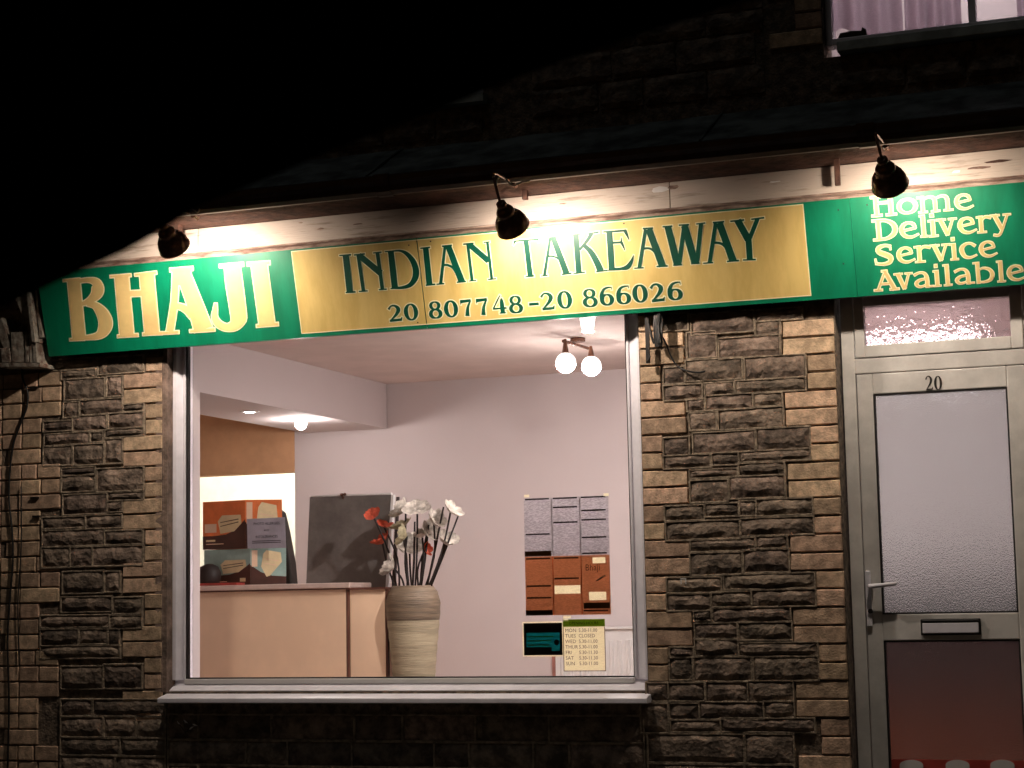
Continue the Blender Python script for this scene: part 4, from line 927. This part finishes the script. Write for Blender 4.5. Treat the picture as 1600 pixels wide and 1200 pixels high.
# ---- cartons on the counter
kY = CYF+.16
def P2(px, py, Y=None): v = at(px, py, kY if Y is None else Y); return v
wt = ct+.028
def carton(xl_, xm_, xr_, yt_, z0, label, main, low, head):
    a = P2(xl_, 850); m_ = P2(xm_, 850, kY-.05); b_ = P2(xr_, 850, kY+.04)
    z1 = P2(xm_, yt_, kY-.05).z
    c_ = Vector((a.x+(b_.x-m_.x), b_.y+.12, 0))
    E_ = empty('face_mask_carton', (m_.x, kY, z0), label=label, category='carton')
    poly = [(a.x, kY), (m_.x, kY-.05), (b_.x, kY+.04), (a.x+(b_.x-m_.x), kY+.11)]
    part('carton_box', MB().prismz(poly, z0, z1), M[main], E_)
    # printed faces: frame vectors of the two visible faces
    for f_, (p, q_) in enumerate(((Vector((poly[0][0], poly[0][1], z0)), Vector((poly[1][0], poly[1][1], z0))), (Vector((poly[1][0], poly[1][1], z0)), Vector((poly[2][0], poly[2][1], z0))))):
        e1 = (q_-p); w_ = e1.length; e1n = e1.normalized(); n_ = Vector((e1n.y, -e1n.x, 0)); hh = z1-z0
        def pr(pts, m__, d, nm='print'):
            vs = [p+e1*x+Vector((0, 0, hh*y))+n_*d for x, y in pts]
            part(nm, MB().add(vs, [tuple(range(len(vs)))]), M[m__], E_)
        if f_ == 0:
            pr([(.0, .0), (1, .0), (1, .60), (.9, .50), (.75, .38), (.55, .30), (.3, .28), (0, .28)], low, .0006)
            pr([(.36, .58), (.46, .70), (.90, .70), (.92, .52), (.75, .36), (.42, .32)], 'maskc', .0012)
            pr([(.42, .56), (.85, .62), (.85, .60), (.42, .545)], low, .0018); pr([(.42, .48), (.85, .56), (.85, .54), (.42, .465)], low, .0018)
            pr([(.05, .35), (.33, .35), (.33, .53), (.05, .53)] if head else [(.78, .1), (.9, .1), (.9, .2), (.78, .2)], 'maskc' if not head else 'peach', .0015)
            pr([(.08, .16), (.30, .16), (.30, .20), (.08, .20)], 'maskc', .0015); pr([(.08, .10), (.5, .10), (.5, .12), (.08, .12)], 'peach', .0015)
        else:
            pr([(0, 0), (1, 0), (1, .22), (.6, .25), (.3, .35), (0, .55)], low, .0006)
            pr([(.30, .50), (.36, .85), (.45, .95), (.85, .88), (.88, .62), (.55, .25), (.45, .22)], 'maskc', .0012)
            pr([(.40, .72), (.78, .66), (.78, .64), (.40, .70)], 'peach', .0018); pr([(.40, .60), (.74, .54), (.74, .52), (.40, .58)], 'peach', .0018)
            pr([(.04, .5), (.2, .5), (.2, .95), (.04, .95)], 'peach', .0012)
    return E_, z1
_, ztop = carton(319, 391, 447, 857, wt, 'grey teal carton of face masks under the orange one on the counter', 'teal', 'brown', False)
_, z3 = carton(317, 383, 441, 781, ztop+.002, 'orange and brown carton of face masks stacked on the teal one', 'orange', 'brown', True)
nn = [at(x, y, kY-.07) for x, y in ((387, 857), (447, 856), (445, 808), (386, 811))]
NT = empty('paper_notice', (nn[0].x, kY-.07, nn[0].z), label='grey printed paper notice propped against the mask cartons', category='notice')
part('notice_sheet', quadbox(nn, kY-.071, kY-.069), M['notice'], NT)
# black bag behind
bg_ = [at(x, y, kY+.16) for x, y in ((430, 914), (459, 914), (456, 880), (447, 830), (440, 800), (415, 785)) ]
o = obj('black_bag', quadbox(bg_, kY+.13, kY+.22), M['cable'], label='black bag slumped behind the cartons on the counter', category='bag'); bevel(o, .01)
hb = at(327, 886, kY-.1)
o = obj('dark_jar', MB().lathe([(.0005, 0), (.045, .002), (.062, .03), (.066, .07), (.05, .105), (.02, .12), (.0005, .122)], Matrix.Translation((hb.x, hb.y, wt)), 24), M['wains'], None, True, label='small dark rounded jar at the left end of the counter', category='jar')
rt = at(350, 905, kY-.12)
bevel(obj('red_tray', MB().box(rt.x-.2, rt.x+.1, kY-.16, kY-.065, wt+.001, wt+.014), M['redplastic'], label='flat red tray on the counter in front of the teal carton', category='tray'), .003)

# ---- radiator low at the back right
ra = at(866, 983, BY-.1); rb_ = at(1010, 983, BY-.1)
RD = empty('radiator', (ra.x+.4, BY-.1, FZ), label='white ribbed radiator panel on the back wall low behind the posters', category='radiator')
part('radiator_body', MB().box(ra.x, rb_.x+.4, BY-.09, BY-.03, FZ+.12, ra.z), M['white'], RD)
part('top_grille', MB().box(ra.x, rb_.x+.4, BY-.105, BY-.02, ra.z-.004, ra.z+.008), M['white'], RD)
x = ra.x+.03
while x < rb_.x+.35:
    part('rib', MB().prismz([(x, BY-.09), (x+.008, BY-.102), (x+.022, BY-.102), (x+.03, BY-.09)], FZ+.16, ra.z-.07), M['white'], RD); x += .05
part('side_strip', MB().box(ra.x-.035, ra.x-.01, BY-.05, BY-.001, FZ, ra.z-.05), M['redpipe'], RD)
for k in range(2): part('bracket', MB().box(ra.x+.2+k*.8, ra.x+.24+k*.8, BY-.03, BY-.001, FZ+.2, ra.z-.1), M['white'], RD)

# ------------------------------------------------------------------ papers stuck inside the glass
gy = .1045
def text(s_, x, z, size, m_, parent, y, name='text', align='LEFT', sx=1.):
    cu = bpy.data.curves.new(name, 'FONT'); cu.body = s_; cu.size = size; cu.align_x = align; cu.resolution_u = 2
    t_ = bpy.data.objects.new('tmp', cu); SC.collection.objects.link(t_)
    dg = bpy.context.evaluated_depsgraph_get(); me = bpy.data.meshes.new_from_object(t_.evaluated_get(dg)); bpy.data.objects.remove(t_)
    mb = MB(); mb.add([(x+v.co.x*sx, y, z+v.co.y) for v in me.vertices], [tuple(p.vertices) for p in me.polygons]); bpy.data.meshes.remove(me)
    return part(name, mb, m_, parent)
def rectpx(x0, y0, x1, y1, Y): a = at(x0, y1, Y); b_ = at(x1, y0, Y); return a.x, b_.x, a.z, b_.z
# menu: two sheets
mx0, mx1, mz0, mz1 = rectpx(822, 774, 950, 962, gy); zm = at(886, 868, gy).z
for (z0_, z1_, mtx, lab, nm) in ((zm, mz1, 'print_gr', 'grey printed menu sheet, the upper of two stuck inside the window', 'g'), (mz0, zm-.001, 'print_or', 'orange brown printed menu sheet, the lower of two stuck inside the window', 'o')):
    E2 = empty('menu_poster', ((mx0+mx1)/2, gy, z0_), label=lab, category='menu')
    W3 = (mx1-mx0)/3; hh = z1_-z0_
    sh = MB(); cell = lambda m_, u0, u1, v0, v1: m_.box(mx0+W3*u0, mx0+W3*u1, gy, gy+.0006, z0_+hh*v0, z0_+hh*v1)
    if nm == 'g': cell(sh, 0, 3, 0, 1)
    else:
        pb = MB()
        for q_ in ((0, 1, 0, 1), (1, 1.04, .36, .5), (1, 2, 0, .36), (1, 2, .5, 1), (1.95, 2, .36, .5), (2, 3, 0, .24), (2, 2.25, .24, .38), (2.85, 3, .24, .38), (2, 3, .38, .86), (2, 2.4, .86, .96), (2.85, 3, .86, .96), (2, 3, .96, 1)): cell(sh, *q_)
        for q_ in ((1.04, 1.95, .36, .5), (2.25, 2.85, .24, .38), (2.4, 2.85, .86, .96)): cell(pb, *q_)
        part('pale_print_box', pb, M['paperw'], E2)
    part('sheet', sh, M[mtx], E2)
    inkm = M['ink'] if nm == 'g' else M['brown']
    for c_, ys in enumerate(((.985, .38, .04) if nm == 'g' else (.965, .5, .3), (.985, .83, .57) if nm == 'g' else (.965, .62), (.985, .76, .6, .3, .03) if nm == 'g' else (.07,))):
        for yv in ys:
            part('heading', MB().box(mx0+W3*c_+.006, mx0+W3*(c_+1)-.012, gy-.0012, gy-.0004, z0_+hh*yv-.004, z0_+hh*yv+.003), inkm, E2)
    for c_ in (1, 2):
        part('fold_line', MB().box(mx0+W3*c_-.0025, mx0+W3*c_+.0015, gy-.0010, gy-.0003, z0_, z1_), M['white'] if nm == 'g' else M['orange'], E2)
    if nm == 'g':
        part('photo_strip', MB().box(mx0, mx0+W3-.006, gy-.0022, gy-.0016, z0_, z0_+hh*.09), M['brown'], E2)
    else:
        text('Bhaji', mx0+W3*2+.018, z0_+hh*.74, .04, M['brownedge'], E2, gy-.002, 'title', sx=.9)
        part('photo_strip', MB().box(mx0, mx0+W3-.006, gy-.0022, gy-.0016, z0_, z0_+hh*.09), M['brown'], E2)
        part('photo_strip', MB().box(mx0+W3*2+.008, mx1-.004, gy-.0022, gy-.0016, z0_+hh*.1, z0_+hh*.2), M['brown'], E2)
        part('white_slash', MB().prism([(mx0+W3*2.5, z0_+hh*.57), (mx0+W3*2.55, z0_+hh*.56), (mx0+W3*2.85, z0_+hh*.64), (mx0+W3*2.8, z0_+hh*.66)], gy-.002, gy-.001), M['white'], E2)
# hygiene card
x0, x1, z0_, z1_ = rectpx(819, 973, 878, 1024, gy)
E3 = empty('window_card', ((x0+x1)/2, gy, z0_), label='small black and teal card stuck inside the window left of the opening hours', category='card')
wm = MB(); wm.box(x0-.006, x0, gy, gy+.0005, z0_-.006, z1_+.006); wm.box(x1, x1+.006, gy, gy+.0005, z0_-.006, z1_+.006); wm.box(x0, x1, gy, gy+.0005, z0_-.006, z0_); wm.box(x0, x1, gy, gy+.0005, z1_, z1_+.006); part('white_margin', wm, M['paperw'], E3)
cd = MB(); cd.box(x0, x0+.012, gy, gy+.0006, z0_, z1_); cd.box(x1-.012, x1, gy, gy+.0006, z0_, z1_); cd.box(x0+.012, x1-.012, gy, gy+.0006, z1_-.042, z1_); cd.box(x0+.012, x1-.05, gy, gy+.0006, z0_, z0_+.035); cd.box(x1-.05, x1-.012, gy, gy+.0006, z0_, z0_+.018)
part('card', cd, M['black'], E3)
part('teal_panel', MB().box(x0+.012, x1-.012, gy, gy+.0005, z0_+.035, z1_-.042), M['teald'], E3)
part('teal_panel', MB().box(x1-.05, x1-.012, gy, gy+.0005, z0_+.018, z0_+.035), M['teald'], E3)
c = ((x1-.026), z0_+.055); part('round_mark', MB().prism([(c[0]+.012*cos(2*pi*k/14), c[1]+.013*sin(2*pi*k/14)) for k in range(14)], gy-.002, gy-.0012), M['black'], E3)
for k_ in range(3): part('text_line', MB().box(x0+.018, x1-.04-.01*k_, gy-.002, gy-.0012, z1_-.062-.018*k_, z1_-.057-.018*k_), M['olive'], E3)
# opening hours
x0, x1, z0_, z1_ = rectpx(881, 967, 945, 1049, gy)
E4 = empty('opening_hours_card', ((x0+x1)/2, gy, z0_), label='cream opening hours card with green heading stuck low inside the window', category='card')
part('card', MB().box(x0, x1, gy, gy+.0006, z0_, z1_-.032), M['paperw'], E4)
part('green_heading', MB().box(x0, x1, gy, gy+.0006, z1_-.032, z1_), M['olive'], E4)
text('OPENING HOURS', (x0+x1)/2, z1_-.023, .018, M['ink'], E4, gy-.002, 'title', 'CENTER', .95)
br = MB(); t = .003
br.box(x0, x0+t, gy-.001, gy-.0002, z0_, z1_-.033); br.box(x1-t, x1, gy-.001, gy-.0002, z0_, z1_-.033); br.box(x0+t, x1-t, gy-.001, gy-.0002, z0_, z0_+t)
part('brown_border', br, M['brownedge'], E4)
for k_, (d_, h_) in enumerate((('MON', '5.30-11.00'), ('TUES', 'CLOSED'), ('WED', '5.30-11.00'), ('THUR', '5.30-11.00'), ('FRI', '5.30-11.30'), ('SAT', '5.30-11.30'), ('SUN', '5.30-11.00'))):
    zz = z1_-.055-k_*(z1_-z0_-.055)/7.1
    text(d_, x0+.010, zz, .022, M['brownedge'], E4, gy-.0012, 'day'); text(h_, x0+.072, zz, .022, M['brownedge'], E4, gy-.0012, 'hours', sx=.92)
# small notice text on the counter notice
for k_, (s_, sz) in enumerate((('PHOTO ALLERGIES', .020), ('AND', .016), ('INTOLERANCES', .020))):
    text(s_, (nn[0].x+nn[1].x)/2, nn[3].z-.035-.036*k_, sz, M['ink'], NT, kY-.0725, 'text', 'CENTER', .95)
for k_ in range(2):
    part('text_line', MB().box(nn[0].x+.03, nn[1].x-.03, kY-.0735, kY-.0725, nn[3].z-.125-.01*k_, nn[3].z-.122-.01*k_), M['ink'], NT)

# ------------------------------------------------------------------ the car the picture is taken from
cyy = CAM.y+.62
def K(px, py, Y=None): v = at(px, py, cyy if Y is None else Y); return (v.x, v.z)
CAR = empty('parked_car', (CAM.x-.2, cyy, G-.12), label='dark car with its window open, its raked roof pillar cutting off the top left', category='car')
edge = [K(-420, 640), (K(-200, 540)), K(0, 448), K(60, 420), K(130, 388), K(190, 354), K(250, 316), K(330, 283), K(400, 253), K(520, 203), K(640, 157), K(760, 108), K(880, 64), K(1000, 24), K(1120, -14), K(1400, -90), K(1900, -180), K(2600, -250), K(4200, -260)]
n = len(edge); vs = []; fs = []
for i, (x, z) in enumerate(edge):          # closed section: inner lip, inner face, outer top, outer face
    vs += [(x, cyy-.03, z+.004), (x, cyy, z), (x-.0, cyy+.03, z+.004), (x-.045, cyy+.02, z+.11), (x-.05, cyy-.06, z+.125), (x-.02, cyy-.10, z+.06)]
for i in range(n-1):
    for k_ in range(6): fs.append((i*6+k_, i*6+(k_+1) % 6, (i+1)*6+(k_+1) % 6, (i+1)*6+k_))
fs += [tuple(range(6)), tuple(range((n-1)*6+5, (n-1)*6-1, -1))]
part('roof_pillar', MB().add(vs, fs), M['carpaint'], CAR, True)
rz = max(z for x, z in edge)+.10
x9 = edge[-1][0]; x5 = K(1000, 24)[0]
part('roof', MB().add([(x5, cyy-.02, rz-.05), (x9, cyy-.02, rz+.02), (x9, cyy-1.3, rz+.03), (x5, cyy-1.3, rz-.04), (x5, cyy-.02, rz), (x9, cyy-.02, rz+.05), (x9, cyy-1.3, rz+.06), (x5, cyy-1.3, rz+.01)],
     [(0, 1, 2, 3), (4, 7, 6, 5), (0, 4, 5, 1), (1, 5, 6, 2), (2, 6, 7, 3), (3, 7, 4, 0)]), M['carpaint'], CAR)
part('door', MB().prism([(edge[0][0]-.1, -1.15), (x9, -1.15), (x9, -.33), (edge[0][0], -.30)], cyy-.06, cyy+.05), M['carpaint'], CAR)
part('rear_pillar', MB().box(x9, x9+.12, cyy-.06, cyy+.03, -1.15, rz), M['carpaint'], CAR)

# little things on the masonry
sp_ = empty('weed_sprig', at(286, 1132, -.02), label='small pale weed sprig poking from the dark wall below the left end of the sill', category='plant')
for (px, py, qx, qy) in ((286, 1124, 294, 1130), (276, 1126, 282, 1132), (295, 1140, 303, 1135), (300, 1131, 309, 1134)):
    a = at(px, py, -.035); b_ = at(qx, qy, -.045); m_ = (a+b_)/2+Vector((0, -.006, .005)); n_ = (a+b_)/2+Vector((0, -.004, -.006))
    part('leaf', MB().add([a, n_, b_, m_], [(0, 1, 2, 3)]), M['white'], sp_)
    part('stalk', MB().tube([tuple(a), tuple(at(290, 1145, -.02))], .0012, 5), M['stem'], sp_)
c = at(1068, 908, -.03); q = MB(); q.box(c.x-.012, c.x+.012, -.034, -.03, c.z+.008, c.z+.012); q.box(c.x-.012, c.x-.008, -.034, -.03, c.z-.012, c.z+.008); q.box(c.x+.008, c.x+.012, -.034, -.03, c.z-.012, c.z+.008)
obj('metal_clip', q, M['white'], label='tiny square metal clip on a dark stone of the right pier', category='clip')
for (px, py, dw) in ((823, 775, .012), (947, 773, .012), (886, 964, .018), (884, 969, .012)):
    c = at(px, py, .1035); obj('sticky_tape', MB().box(c.x-dw, c.x+dw, .1028, .1034, c.z-.006, c.z+.006), M['paperw'], label='small piece of clear tape at the %s of the window papers' % {823: 'top left', 947: 'top right', 886: 'lower middle', 884: 'gap above the hours card'}[px], category='tape', group='tape on the window papers')

# flaking paint and a paper scrap on the fascia board
random.seed(3)
for (px, py, rx_, rz_, mt) in ((1030, 296, .055, .016, 'white'), (1052, 292, .03, .010, 'mould'), (1494, 268, .022, .010, 'white'), (1530, 262, .05, .006, 'mould'), (1210, 284, .03, .004, 'white'), (500, 358, .02, .006, 'mould'), (470, 348, .012, .004, 'mould'), (880, 318, .02, .004, 'mould'), (1560, 252, .06, .008, 'soffit'), (560, 350, .03, .004, 'mould')):
    c = at(px, py, -.1215); n_ = 9 if px != 1494 else 4
    pl = [(c.x+rx_*cos(2*pi*k/n_+.78)*random.uniform(.5, 1.1), c.z+rz_*sin(2*pi*k/n_+.78)*random.uniform(.5, 1.1)) for k in range(n_)]
    part('paint_flake', MB().prism(pl, -.1235, -.1202), M[mt], BLD)
